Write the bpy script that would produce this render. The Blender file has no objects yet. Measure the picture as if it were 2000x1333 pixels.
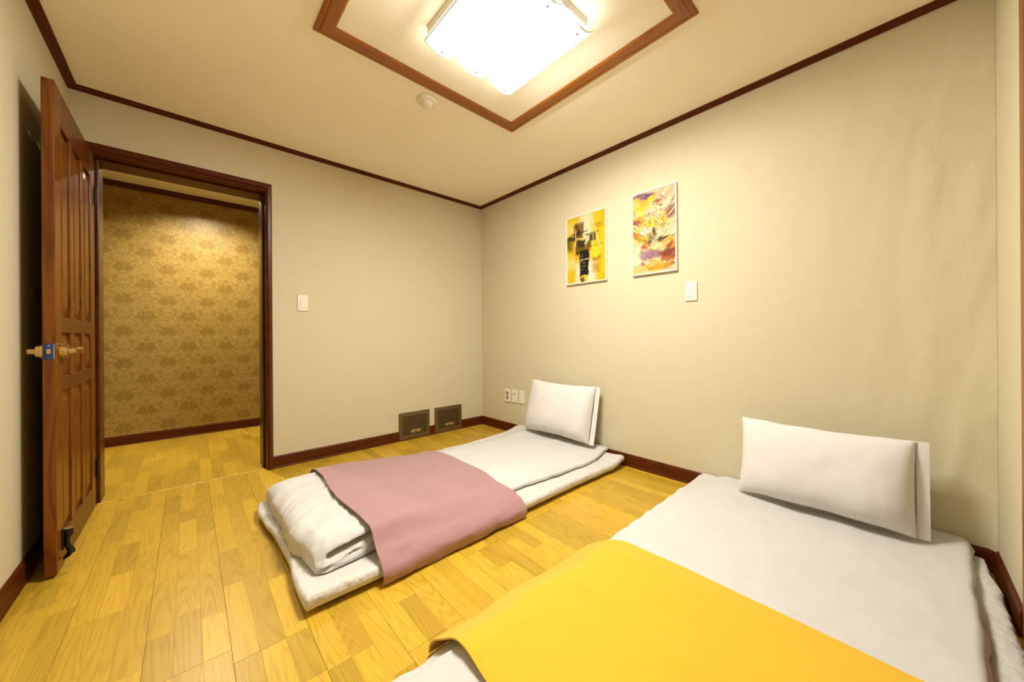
import bpy, bmesh, math, random
import numpy as np
from mathutils import Vector, Matrix, noise

S = bpy.context.scene
C = S.collection
PI = math.pi

# ------------------------------------------------------------------ camera, world, exposure
YAW, ROLL = 0.7394, -0.0067
cam_d = bpy.data.cameras.new('camera')
cam_d.sensor_width = 36.0
cam_d.lens = 693.0984 * 36.0 / 2000.0
cam_d.shift_y = -9.35 / 2000.0
cam_d.clip_start = 0.01
cam = bpy.data.objects.new('camera', cam_d)
C.objects.link(cam)
_fw = Vector((math.sin(YAW), math.cos(YAW), 0))
_r = Vector((math.cos(YAW), -math.sin(YAW), 0))
_u = Vector((0, 0, 1))
_r3 = _r * math.cos(ROLL) + _u * math.sin(ROLL)
_u3 = _u * math.cos(ROLL) - _r * math.sin(ROLL)
cam.matrix_world = Matrix(((_r3.x, _u3.x, -_fw.x, 0), (_r3.y, _u3.y, -_fw.y, 0),
                           (_r3.z, _u3.z, -_fw.z, 0.9293), (0, 0, 0, 1)))
S.camera = cam

world = bpy.data.worlds.new('world')
world.use_nodes = True
world.node_tree.nodes['Background'].inputs[0].default_value = (0.9, 0.8, 0.6, 1)
world.node_tree.nodes['Background'].inputs[1].default_value = 0.02
S.world = world

S.view_settings.view_transform = 'Standard'
S.view_settings.look = 'None'
S.view_settings.exposure = 1.10
S.view_settings.gamma = 1.0
S.view_settings.use_curve_mapping = False

LAMP_STRENGTH = 46.0
HALL_STRENGTH = 1350.0
LAMP_COLOR = (1.0, 0.97, 0.88, 1)

# room dimensions
XL, XR, YB, YF, H = -0.4738, 2.3109, 3.0102, -0.2503, 2.30
WT = 0.19            # thickness of the door wall
HALL_Y = 4.60
DX0, DX1, DZ = -0.385, 0.402, 1.957      # door opening


# ------------------------------------------------------------------ node helpers
class NT:
    def __init__(self, name, rough=0.5, color=(0.8, 0.8, 0.8), spec=0.5, metal=0.0):
        self.m = bpy.data.materials.new(name)
        self.m.use_nodes = True
        self.t = self.m.node_tree
        self.b = self.t.nodes['Principled BSDF']
        self.b.inputs['Base Color'].default_value = (*color, 1)
        self.b.inputs['Roughness'].default_value = rough
        self.b.inputs['Metallic'].default_value = metal
        self.b.inputs['Specular IOR Level'].default_value = spec

    def n(self, typ, **kw):
        nd = self.t.nodes.new(typ)
        for k, v in kw.items():
            if k.startswith('i_'):
                key = k[2:].replace('_', ' ')
                nd.inputs[key].default_value = v
            else:
                setattr(nd, k, v)
        return nd

    def l(self, a, b):
        self.t.links.new(a, b)

    def math(self, op, a, b=None, c=None, clamp=False):
        nd = self.t.nodes.new('ShaderNodeMath')
        nd.operation = op
        nd.use_clamp = clamp
        for i, v in enumerate((a, b, c)):
            if v is None:
                continue
            if isinstance(v, (int, float)):
                nd.inputs[i].default_value = v
            else:
                self.l(v, nd.inputs[i])
        return nd.outputs[0]

    def ramp(self, fac, stops, interp='LINEAR'):
        nd = self.t.nodes.new('ShaderNodeValToRGB')
        nd.color_ramp.interpolation = interp
        cr = nd.color_ramp
        while len(cr.elements) < len(stops):
            cr.elements.new(0.5)
        for e, (p, c) in zip(cr.elements, stops):
            e.position = p
            e.color = (*c, 1)
        self.l(fac, nd.inputs[0])
        return nd.outputs[0]

    def mix(self, fac, a, b, mode='MIX'):
        nd = self.t.nodes.new('ShaderNodeMix')
        nd.data_type = 'RGBA'
        nd.blend_type = mode
        for s, v in ((nd.inputs[0], fac), (nd.inputs[6], a), (nd.inputs[7], b)):
            if isinstance(v, (int, float)):
                s.default_value = v
            elif isinstance(v, tuple):
                s.default_value = (*v, 1)
            else:
                self.l(v, s)
        return nd.outputs[2]

    def coords(self, out='Object', scale=(1, 1, 1), loc=(0, 0, 0), rot=(0, 0, 0)):
        tc = self.t.nodes.new('ShaderNodeTexCoord')
        mp = self.t.nodes.new('ShaderNodeMapping')
        mp.inputs['Scale'].default_value = scale
        mp.inputs['Location'].default_value = loc
        mp.inputs['Rotation'].default_value = rot
        self.l(tc.outputs[out], mp.inputs[0])
        return mp.outputs[0]

    def bump(self, height, strength=0.3, dist=0.002):
        nd = self.t.nodes.new('ShaderNodeBump')
        nd.inputs['Strength'].default_value = strength
        nd.inputs['Distance'].default_value = dist
        self.l(height, nd.inputs['Height'])
        self.l(nd.outputs[0], self.b.inputs['Normal'])
        return nd

    def base(self, sock):
        self.l(sock, self.b.inputs['Base Color'])


def noise_tex(n, vec, scale=5, detail=3, rough=0.5, dist=0.0):
    nd = n.n('ShaderNodeTexNoise')
    nd.inputs['Scale'].default_value = scale
    nd.inputs['Detail'].default_value = detail
    nd.inputs['Roughness'].default_value = rough
    nd.inputs['Distortion'].default_value = dist
    n.l(vec, nd.inputs['Vector'])
    return nd.outputs['Fac']


# ------------------------------------------------------------------ materials
def mat_wallpaper(name, col, dot):
    n = NT(name, rough=0.75, color=col, spec=0.25)
    v = n.coords('Object')
    sp = n.n('ShaderNodeSeparateXYZ'); n.l(v, sp.inputs[0])
    h = n.math('ADD', sp.outputs[0], sp.outputs[1])          # horizontal along any axis-aligned wall
    a = n.math('SINE', n.math('MULTIPLY', n.math('ADD', h, sp.outputs[2]), 2 * PI / 0.0085))
    b = n.math('SINE', n.math('MULTIPLY', n.math('SUBTRACT', h, sp.outputs[2]), 2 * PI / 0.0085))
    w = n.math('ADD', n.math('MULTIPLY', n.math('MULTIPLY', a, b), 0.5), 0.5, clamp=True)
    big = noise_tex(n, v, 0.9, 3)
    c1 = n.mix(w, tuple(x * (1 - dot) for x in col), tuple(min(1, x * (1 + dot)) for x in col))
    c2 = n.mix(n.math('MULTIPLY', big, 0.12), c1, tuple(x * 0.8 for x in col))
    n.base(c2)
    n.bump(n.math('ADD', w, n.math('MULTIPLY', noise_tex(n, v, 160, 2), 0.5)), 0.35, 0.0012)
    return n.m


def mat_plain(name, col, rough=0.6, spec=0.4, metal=0.0, nscale=8, amount=0.06, bump=0.0, bscale=120):
    n = NT(name, rough=rough, color=col, spec=spec, metal=metal)
    v = n.coords('Object')
    f = noise_tex(n, v, nscale, 4)
    n.base(n.mix(f, tuple(x * (1 - amount) for x in col), tuple(min(1, x * (1 + amount)) for x in col)))
    if bump:
        n.bump(noise_tex(n, v, bscale, 3), bump, 0.002)
    return n.m


def mat_wood(name, dark, light, rough=0.3, axis=2, scale=1.0, random_tint=0.0, coat=0.0, spec=0.5, ring=9.0,
             grain_mix=1.0, sharp=2.5):
    """grain running along object axis `axis`"""
    n = NT(name, rough=rough, spec=spec)
    tc = n.n('ShaderNodeTexCoord')
    oi = n.n('ShaderNodeObjectInfo')
    # random shift per object
    sh = n.n('ShaderNodeVectorMath', operation='SCALE')
    cmb = n.n('ShaderNodeCombineXYZ')
    n.l(oi.outputs['Random'], cmb.inputs[0])
    n.l(n.math('MULTIPLY', oi.outputs['Random'], 7.3), cmb.inputs[1])
    n.l(n.math('MULTIPLY', oi.outputs['Random'], 3.7), cmb.inputs[2])
    n.l(cmb.outputs[0], sh.inputs[0]); sh.inputs['Scale'].default_value = 11.0
    ad = n.n('ShaderNodeVectorMath', operation='ADD')
    n.l(tc.outputs['Object'], ad.inputs[0]); n.l(sh.outputs[0], ad.inputs[1])
    sc = [14.0 * scale] * 3; sc[axis] = 1.15 * scale
    mp = n.n('ShaderNodeMapping'); mp.inputs['Scale'].default_value = sc
    n.l(ad.outputs[0], mp.inputs[0])
    warp = noise_tex(n, mp.outputs[0], 0.55, 2.0, 0.45)
    rings = n.math('MULTIPLY', warp, ring * 2)
    fr = n.math('FRACT', rings)
    tri = n.math('ABSOLUTE', n.math('SUBTRACT', n.math('MULTIPLY', fr, 2.0), 1.0))
    tri = n.math('SUBTRACT', 1.0, n.math('POWER', tri, sharp))
    sc2 = [420.0 * scale] * 3; sc2[axis] = 9.0 * scale
    mp2 = n.n('ShaderNodeMapping'); mp2.inputs['Scale'].default_value = sc2
    n.l(ad.outputs[0], mp2.inputs[0])
    fine = noise_tex(n, mp2.outputs[0], 1.0, 3.0, 0.6)
    g = n.math('ADD', n.math('MULTIPLY', tri, 0.5 * grain_mix), n.math('MULTIPLY', fine, 0.5), clamp=True)
    col = n.ramp(g, [(0.15, dark), (0.75, light)])
    if random_tint:
        tint = n.math('ADD', n.math('MULTIPLY', oi.outputs['Random'], 2 * random_tint), 1 - random_tint)
        hsv = n.n('ShaderNodeHueSaturation')
        n.l(col, hsv.inputs['Color']); n.l(tint, hsv.inputs['Value'])
        col = hsv.outputs[0]
    n.base(col)
    n.bump(fine, 0.08, 0.001)
    if coat:
        n.b.inputs['Coat Weight'].default_value = coat
        n.b.inputs['Coat Roughness'].default_value = 0.12
    return n.m


def mat_fabric(name, col, rough=0.85, weave=900, sheen=0.2, wrinkle=0.25, amount=0.05, wscale=(6, 6, 6), streak=None):
    n = NT(name, rough=rough, color=col, spec=0.15)
    v = n.coords('Object')
    f = noise_tex(n, v, 5, 3)
    c = n.mix(f, tuple(x * (1 - amount) for x in col), tuple(min(1, x * (1 + amount)) for x in col))
    if streak:
        vs = n.coords('Object', scale=(14, 120, 60), rot=(0, 0, 0.25))
        st = noise_tex(n, vs, 1.0, 4, 0.65)
        c = n.mix(n.math('MULTIPLY', st, 0.55), c, streak)
    n.base(c)
    vw = n.coords('Object', scale=wscale)
    wr = noise_tex(n, vw, 1.0, 4, 0.55, 0.6)
    fine = noise_tex(n, v, weave, 2)
    n.bump(n.math('ADD', n.math('MULTIPLY', wr, 1.0), n.math('MULTIPLY', fine, 0.03)), wrinkle, 0.02)
    n.b.inputs['Sheen Weight'].default_value = sheen
    return n.m


def mat_quilt(name, col):
    n = NT(name, rough=0.9, color=col, spec=0.1)
    v = n.coords('Object')
    vo = n.n('ShaderNodeTexVoronoi', feature='F1')
    vo.inputs['Scale'].default_value = 55
    n.l(v, vo.inputs['Vector'])
    f = noise_tex(n, v, 14, 3)
    n.base(n.mix(f, tuple(x * 0.93 for x in col), col))
    n.bump(n.math('ADD', n.math('MULTIPLY', vo.outputs['Distance'], -0.7), noise_tex(n, v, 30, 3)), 0.55, 0.008)
    n.b.inputs['Sheen Weight'].default_value = 0.3
    return n.m


def mat_damask():
    n = NT('gold_damask_wallpaper', rough=0.38, spec=0.6)
    v = n.coords('Object')
    sp = n.n('ShaderNodeSeparateXYZ'); n.l(v, sp.inputs[0])
    PX, PZ = 0.28, 0.285
    X = n.math('DIVIDE', sp.outputs[0], PX)
    Z = n.math('DIVIDE', sp.outputs[2], PZ)

    def cell(ox, oz):
        a = n.math('SUBTRACT', n.math('FRACT', n.math('ADD', n.math('ADD', X, 50.0), ox)), 0.5)
        b = n.math('SUBTRACT', n.math('FRACT', n.math('ADD', n.math('ADD', Z, 50.0), oz)), 0.5)
        return n.math('ABSOLUTE', a), b

    def motif(a, b):
        # fan-shaped medallion: 1 inside
        r = n.math('SQRT', n.math('ADD', n.math('MULTIPLY', a, a), n.math('MULTIPLY', n.math('MULTIPLY', b, b), 2.2)))
        ang = n.math('ARCTAN2', a, n.math('ADD', b, 0.18))
        lobes = n.math('MULTIPLY', n.math('ABSOLUTE', n.math('SINE', n.math('MULTIPLY', ang, 4.5))), 0.05)
        edge = n.math('SUBTRACT', n.math('ADD', 0.190, lobes), r)
        body = n.math('MULTIPLY', edge, 28.0, clamp=True)
        veins = n.math('GREATER_THAN', n.math('SINE', n.math('MULTIPLY', ang, 17.0)), 0.55)
        return body, veins
    a1, b1 = cell(0.0, 0.0)
    a2, b2 = cell(0.5, 0.5)
    m1, v1 = motif(a1, b1)
    m2, v2 = motif(a2, b2)
    med = n.math('MAXIMUM', m1, m2)
    vein = n.math('MAXIMUM', n.math('MULTIPLY', m1, v1), n.math('MULTIPLY', m2, v2))
    # mirrored scrollwork between the medallions
    cb = n.n('ShaderNodeCombineXYZ'); n.l(n.math('MULTIPLY', a1, 1.0), cb.inputs[0]); n.l(n.math('ADD', b1, 8.4), cb.inputs[1]); cb.inputs[2].default_value = 1.7
    s1 = noise_tex(n, cb.outputs[0], 19.0, 2.0, 0.6, 1.8)
    cb2 = n.n('ShaderNodeCombineXYZ'); n.l(a2, cb2.inputs[0]); n.l(n.math('ADD', b2, 3.1), cb2.inputs[1]); cb2.inputs[2].default_value = 4.3
    s2 = noise_tex(n, cb2.outputs[0], 19.0, 2.0, 0.6, 1.8)
    scr = n.math('GREATER_THAN', n.math('MULTIPLY', n.math('ADD', s1, s2), 0.5), 0.5)
    scr = n.math('MULTIPLY', scr, n.math('SUBTRACT', 1.0, med))
    dark, mid, lite = (0.265, 0.158, 0.024), (0.255, 0.150, 0.021), (0.45, 0.305, 0.075)
    c = n.mix(scr, dark, lite)
    c = n.mix(med, c, mid)
    c = n.mix(n.math('MULTIPLY', vein, 0.35), c, lite)
    # glitter
    vo = n.n('ShaderNodeTexVoronoi'); vo.inputs['Scale'].default_value = 160; n.l(v, vo.inputs['Vector'])
    gl = n.math('MULTIPLY', n.math('LESS_THAN', vo.outputs['Distance'], 0.17),
                n.math('GREATER_THAN', noise_tex(n, v, 26, 1), 0.60))
    c = n.mix(gl, c, (0.95, 0.85, 0.55))
    n.base(c)
    n.l(n.math('MULTIPLY', gl, 0.8), n.b.inputs['Metallic'])
    n.bump(n.math('ADD', scr, n.math('MULTIPLY', gl, 0.6)), 0.25, 0.001)
    return n.m


def mat_emit(name, col, strength):
    m = bpy.data.materials.new(name)
    m.use_nodes = True
    t = m.node_tree
    t.nodes.clear()
    o = t.nodes.new('ShaderNodeOutputMaterial')
    e = t.nodes.new('ShaderNodeEmission')
    e.inputs[0].default_value = col
    e.inputs[1].default_value = strength
    t.links.new(e.outputs[0], o.inputs[0])
    return m


def mat_vcol(name, rough=0.6):
    n = NT(name, rough=rough, spec=0.3)
    at = n.n('ShaderNodeAttribute'); at.attribute_name = 'paint'
    n.base(at.outputs['Color'])
    v = n.coords('Object')
    n.bump(noise_tex(n, v, 220, 3), 0.3, 0.001)
    return n.m


WALL = (0.645, 0.580, 0.405)
M = dict(
    wall=mat_wallpaper('woven_beige_wallpaper', WALL, 0.045),
    wall_coarse=mat_wallpaper('coarse_woven_wallpaper', WALL, 0.10),
    ceil=mat_plain('cream_ceiling_paper', (0.95, 0.90, 0.74), rough=0.85, spec=0.2, amount=0.02, bump=0.1),
    trim=mat_wood('dark_mahogany_trim', (0.048, 0.010, 0.0016), (0.105, 0.023, 0.003), rough=0.42, axis=0, spec=0.14),
    trim_z=mat_wood('dark_mahogany_trim_upright', (0.048, 0.010, 0.0016), (0.105, 0.025, 0.004), rough=0.30, axis=2, spec=0.4),
    trim_y=mat_wood('dark_mahogany_trim_lengthwise', (0.048, 0.010, 0.0016), (0.105, 0.023, 0.003), rough=0.42, axis=1, spec=0.14),
    cframe_x=mat_wood('brown_ceiling_moulding', (0.20, 0.056, 0.004), (0.31, 0.100, 0.009), rough=0.35, axis=0),
    cframe_y=mat_wood('brown_ceiling_moulding_lengthwise', (0.20, 0.056, 0.004), (0.31, 0.100, 0.009), rough=0.35, axis=1),
    door=mat_wood('varnished_door_wood', (0.090, 0.024, 0.003), (0.19, 0.058, 0.006), rough=0.36, axis=2, coat=0.06, spec=0.22),
    door_y=mat_wood('varnished_door_wood_crosswise', (0.070, 0.018, 0.003), (0.135, 0.040, 0.006), rough=0.36, axis=1, coat=0.06, spec=0.22),
    plank=mat_wood('oak_laminate', (0.42, 0.242, 0.014), (0.67, 0.437, 0.043), rough=0.34, axis=1, random_tint=0.17,
                   ring=15.0, spec=0.5, grain_mix=0.42, sharp=2.2),
    floor=mat_wood('oak_laminate_base', (0.42, 0.242, 0.014), (0.67, 0.437, 0.043), rough=0.36, axis=1, ring=7.0),
    joint=mat_plain('dark_floor_joint', (0.16, 0.075, 0.012), rough=0.7),
    damask=mat_damask(),
    white=mat_plain('white_painted_metal', (0.80, 0.78, 0.72), rough=0.45),
    plastic=mat_plain('ivory_plastic', (0.82, 0.77, 0.64), rough=0.4, amount=0.02),
    socket=mat_plain('darker_socket_plastic', (0.36, 0.31, 0.23), rough=0.5),  # plain darker plastic for sockets and indicator marks
    black=mat_plain('black_rubber', (0.012, 0.010, 0.008), rough=0.5),
    iron=mat_plain('dark_cast_iron', (0.030, 0.024, 0.015), rough=0.35, metal=0.7),
    brass=mat_plain('satin_brass', (0.62, 0.45, 0.20), rough=0.28, metal=1.0, amount=0.04),
    steel_lid=mat_plain('dimmed_steel_lid', (0.105, 0.074, 0.032), rough=0.45, metal=0.6, nscale=14, amount=0.2),  # steel lid; the dim light on it is painted into this dark tone
    steel=mat_plain('dimmed_brushed_steel', (0.20, 0.145, 0.068), rough=0.42, metal=0.75, nscale=30, amount=0.12),  # stainless steel; dim reflection and frame highlight put into the base colour
    steel_light=mat_plain('polished_steel_pull', (0.66, 0.58, 0.42), rough=0.3, metal=0.9),
    blue=mat_plain('blue_film', (0.010, 0.045, 0.22), rough=0.35),
    shade=mat_emit('glowing_frosted_glass', LAMP_COLOR, LAMP_STRENGTH),
    glass=mat_plain('clear_glass_rim', (0.90, 0.86, 0.74), rough=0.15),
    shade_top=mat_emit('glowing_glass_upper_side', LAMP_COLOR, LAMP_STRENGTH * 0.11),
    screw=mat_plain('nickel_screw', (0.16, 0.12, 0.07), rough=0.5, metal=0.3),
    sheet=mat_fabric('white_cotton', (0.60, 0.59, 0.575), wrinkle=0.22, wscale=(5, 9, 5)),
    pillow=mat_fabric('white_pillowcase_cotton', (0.71, 0.685, 0.67), wrinkle=0.09, wscale=(7, 7, 4)),
    quilt=mat_quilt('quilted_white_cotton', (0.65, 0.63, 0.60)),
    mauve=mat_fabric('dusty_rose_cotton', (0.38, 0.215, 0.220), wrinkle=0.16, sheen=0.3, wscale=(6, 5, 4)),
    yellow=mat_fabric('mustard_yellow_cotton', (0.70, 0.435, 0.027), wrinkle=0.12, sheen=0.3, amount=0.04,
                      streak=(0.74, 0.41, 0.014)),
    paint=mat_vcol('printed_canvas'),
    picframe=mat_plain('white_picture_frame', (0.84, 0.80, 0.70), rough=0.45, amount=0.02),
)


# ------------------------------------------------------------------ object helpers
def mesh_obj(name, verts, faces, mat, parent=None, smooth=False, normals=True):
    me = bpy.data.meshes.new(name)
    me.from_pydata([tuple(v) for v in verts], [], faces)
    if normals:
        bm = bmesh.new(); bm.from_mesh(me)
        bmesh.ops.recalc_face_normals(bm, faces=bm.faces)
        bm.to_mesh(me); bm.free()
    me.materials.append(mat)
    if smooth:
        me.polygons.foreach_set('use_smooth', [True] * len(me.polygons))
    me.update()
    o = bpy.data.objects.new(name, me)
    C.objects.link(o)
    if parent:
        o.parent = parent
        o.matrix_parent_inverse = parent.matrix_world.inverted() if parent.matrix_world != Matrix() else Matrix()
    return o


def bm_obj(name, bm, mat, parent=None, smooth=False):
    me = bpy.data.meshes.new(name)
    bm.normal_update()
    bm.to_mesh(me); bm.free()
    me.materials.append(mat)
    if smooth:
        me.polygons.foreach_set('use_smooth', [True] * len(me.polygons))
    o = bpy.data.objects.new(name, me)
    C.objects.link(o)
    if parent:
        o.parent = parent
    return o


def add_box(bm, x0, x1, y0, y1, z0, z1, bevel=0.0, seg=2):
    r = bmesh.ops.create_cube(bm, size=1.0)
    for v in r['verts']:
        v.co = Vector(((x0 + x1) / 2 + v.co.x * (x1 - x0), (y0 + y1) / 2 + v.co.y * (y1 - y0),
                       (z0 + z1) / 2 + v.co.z * (z1 - z0)))
    if bevel > 0:
        es = list({e for v in r['verts'] for e in v.link_edges})
        bmesh.ops.bevel(bm, geom=es, offset=bevel, segments=seg, affect='EDGES', profile=0.5)


def box(name, x0, x1, y0, y1, z0, z1, mat, parent=None, bevel=0.0, seg=2):
    bm = bmesh.new()
    add_box(bm, x0, x1, y0, y1, z0, z1, bevel, seg)
    return bm_obj(name, bm, mat, parent)


def sweep(name, prof, p0, p1, A, B, mat, parent=None, m0=0.0, m1=0.0, mb0=0.0, mb1=0.0):
    """profile [(a,b)] swept from p0 to p1; ends mitred by m*a + mb*b along the run"""
    p0, p1, A, B = Vector(p0), Vector(p1), Vector(A), Vector(B)
    t = (p1 - p0).normalized()
    k = len(prof)
    vs = [p0 + A * a + B * b + t * (m0 * a + mb0 * b) for a, b in prof]
    vs += [p1 + A * a + B * b - t * (m1 * a + mb1 * b) for a, b in prof]
    fs = [(i, (i + 1) % k, k + (i + 1) % k, k + i) for i in range(k)]
    fs += [tuple(range(k)), tuple(range(2 * k - 1, k - 1, -1))]
    return mesh_obj(name, vs, fs, mat, parent)


def tube(name, pts, radii, mat, parent=None, n=12, smooth=True, flat=1.0):
    pts = [Vector(p) for p in pts]
    vs, fs = [], []
    for i, p in enumerate(pts):
        t = (pts[min(i + 1, len(pts) - 1)] - pts[max(i - 1, 0)]).normalized()
        up = Vector((0, 0, 1)) if abs(t.z) < 0.9 else Vector((0, 1, 0))
        s = t.cross(up).normalized(); u = s.cross(t)
        r = radii[i] if isinstance(radii, (list, tuple)) else radii
        for k in range(n):
            a = 2 * PI * k / n
            vs.append(p + s * math.cos(a) * r * flat + u * math.sin(a) * r)
    for i in range(len(pts) - 1):
        for k in range(n):
            fs.append((i * n + k, i * n + (k + 1) % n, (i + 1) * n + (k + 1) % n, (i + 1) * n + k))
    fs.append(tuple(range(n))); fs.append(tuple((len(pts) - 1) * n + k for k in range(n)))
    return mesh_obj(name, vs, fs, mat, parent, smooth)


def lathe(name, prof, origin, axis, mat, parent=None, n=32, smooth=True, cap=True):
    """prof [(radius, height along axis)]"""
    axis = Vector(axis).normalized(); o = Vector(origin)
    s = axis.orthogonal().normalized(); u = axis.cross(s)
    vs, fs = [], []
    for r, h in prof:
        for k in range(n):
            a = 2 * PI * k / n
            vs.append(o + axis * h + (s * math.cos(a) + u * math.sin(a)) * max(r, 1e-5))
    for i in range(len(prof) - 1):
        for k in range(n):
            fs.append((i * n + k, i * n + (k + 1) % n, (i + 1) * n + (k + 1) % n, (i + 1) * n + k))
    if cap:
        fs.append(tuple(range(n))); fs.append(tuple((len(prof) - 1) * n + k for k in range(n)))
    return mesh_obj(name, vs, fs, mat, parent, smooth)


def empty(name, loc):
    o = bpy.data.objects.new(name, None)
    o.empty_display_size = 0.05
    C.objects.link(o)
    o.location = loc
    return o


def adopt(parent, *kids):
    """parent meshes that were built in world coordinates"""
    bpy.context.view_layer.update()
    inv = parent.matrix_world.inverted()
    for k in kids:
        k.parent = parent
        k.matrix_parent_inverse = inv


def thing(o, label, cat, group=None):
    o['label'] = label; o['category'] = cat
    if group:
        o['group'] = group
    return o


def struct(o, label=None):
    o['kind'] = 'structure'
    if label:
        o['label'] = label
    return o


def fbm(p, oct=3):
    return noise.fractal(Vector(p), 1.0, 2.0, oct, noise_basis='PERLIN_ORIGINAL')


def smoothstep(a, b, x):
    t = max(0.0, min(1.0, (x - a) / (b - a)))          # a > b gives a falling step
    return t * t * (3 - 2 * t)


def interp(x, pts):
    if x <= pts[0][0]:
        return pts[0][1]
    for (xa, ya), (xb, yb) in zip(pts, pts[1:]):
        if x <= xb:
            t = (x - xa) / (xb - xa)
            t = t * t * (3 - 2 * t)
            return ya + (yb - ya) * t
    return pts[-1][1]


# ------------------------------------------------------------------ room shell
floor = struct(box('floor', XL - 0.02, XR + 0.02, YF - 0.02, YB + 0.035, -0.06, -0.0035, M['joint']),
               'honey coloured oak laminate floor of the bedroom')
floor_hall = struct(box('floor_hall', -1.55, 1.55, YB + 0.036, HALL_Y + 0.02, -0.06, -0.0065, M['joint']),
                    'oak laminate floor of the hallway beyond the door')
# ceiling, walls
struct(box('ceiling', XL - 0.1, XR + 0.1, YF - 0.1, YB + 0.001, H, H + 0.1, M['ceil']), 'plain cream papered ceiling')
struct(box('wall_left', XL - 0.1, XL, YF - 0.1, YB + WT, -0.06, H + 0.001, M['wall']), 'beige papered wall behind the open door')
wr = struct(box('wall_right', XR, XR + 0.1, YF - 0.1, YB + WT, -0.06, H + 0.001, M['wall']), 'beige papered wall with two pictures')
struct(box('wall_front', XL, XR, YF - 0.1, YF, -0.06, H + 0.001, M['wall']), 'beige wall along the side of the yellow bed')
bm = bmesh.new()
add_box(bm, XL, DX0 - 0.03, YB, YB + WT, -0.06, H + 0.001)
add_box(bm, DX1 + 0.03, XR, YB, YB + WT, -0.06, H + 0.001)
add_box(bm, DX0 - 0.03, DX1 + 0.03, YB, YB + WT, DZ + 0.03, H + 0.001)
struct(bm_obj('wall_back', bm, M['wall']), 'beige papered wall with the doorway')
# hall
struct(box('wall_hall', -1.6, 1.6, HALL_Y, HALL_Y + 0.1, -0.06, H + 0.05, M['damask']),
       'hallway wall in gold damask wallpaper with glitter')
struct(box('wall_hall_left', -1.65, -1.55, YB + WT, HALL_Y, -0.06, H + 0.05, M['damask']))
struct(box('wall_hall_right', 1.55, 1.65, YB + WT, HALL_Y, -0.06, H + 0.05, M['damask']))
struct(box('ceiling_hall', -1.65, 1.65, YB + WT + 0.001, HALL_Y, H + 0.002, H + 0.1, M['ceil']), 'hallway ceiling seen over the doorway')

# coarse loose sheet of wallpaper beside the front corner
def wallpaper_sheet():
    y0, y1, z0, z1 = YF + 0.0006, 0.764, 0.075, H - 0.03
    nu, nv = 70, 110
    vs, fs = [], []
    for side in (0, 1):
        for j in range(nv + 1):
            for i in range(nu + 1):
                y = y0 + (y1 - y0) * i / nu
                z = z0 + (z1 - z0) * j / nv
                near = math.exp(-max(0, y - y0) / 0.28)
                d = 0.0012
                if side:
                    w = fbm((y * 13 + z * 1.6, z * 2.0, 3.1), 3)
                    d = 0.003 + 0.010 * near * (w + 0.35) * smoothstep(0.0, 0.25, H - 0.05 - z)
                    d = max(0.0025, d)
                zz = z
                if j == 0:
                    zz = z - 0.02 * near * abs(fbm((y * 40, 7.7, 0), 2)) - 0.012 * near
                vs.append((XR - d, y, zz))
    n1 = (nu + 1) * (nv + 1)
    for j in range(nv):
        for i in range(nu):
            a = j * (nu + 1) + i
            fs.append((a, a + 1, a + nu + 2, a + nu + 1))
            fs.append((n1 + a, n1 + a + nu + 1, n1 + a + nu + 2, n1 + a + 1))
    for i in range(nu):
        fs.append((i, n1 + i, n1 + i + 1, i + 1))
        b = nv * (nu + 1) + i
        fs.append((b, b + 1, n1 + b + 1, n1 + b))
    for j in range(nv):
        a, b = j * (nu + 1), (j + 1) * (nu + 1)
        fs.append((a, b, n1 + b, n1 + a))
        a += nu; b += nu
        fs.append((a, n1 + a, n1 + b, b))
    return mesh_obj('wallpaper_sheet', vs, fs, M['wall_coarse'], wr, True)


ws = wallpaper_sheet()
ws['label'] = 'coarse woven wallpaper sheet, loose and rippled by the corner'

# ---- baseboards: profile (out from wall, up)
BB = [(0, 0), (0.014, 0), (0.014, 0.008), (0.011, 0.012), (0.010, 0.070), (0.008, 0.079), (0.004, 0.0858), (0, 0.0858)]
UP = (0, 0, 1)
struct(sweep('baseboard_back', BB, (DX1 + 0.037, YB, 0), (XR, YB, 0), (0, -1, 0), UP, M['trim'], m1=1))
struct(sweep('baseboard_back', BB, (XL, YB, 0), (DX0 - 0.04, YB, 0), (0, -1, 0), UP, M['trim'], m0=1))
struct(sweep('baseboard_right', BB, (XR, YB, 0), (XR, YF, 0), (-1, 0, 0), UP, M['trim_y'], m0=1, m1=1))
struct(sweep('baseboard_left', BB, (XL, YF, 0), (XL, YB, 0), (1, 0, 0), UP, M['trim_y'], m0=1, m1=0))
struct(sweep('baseboard_front', BB, (XR, YF, 0), (1.872, YF, 0), (0, 1, 0), UP, M['trim'], m0=1))
struct(sweep('baseboard_hall', BB, (1.55, HALL_Y, -0.004), (-1.55, HALL_Y, -0.004), (0, -1, 0), UP, M['trim']))

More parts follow.
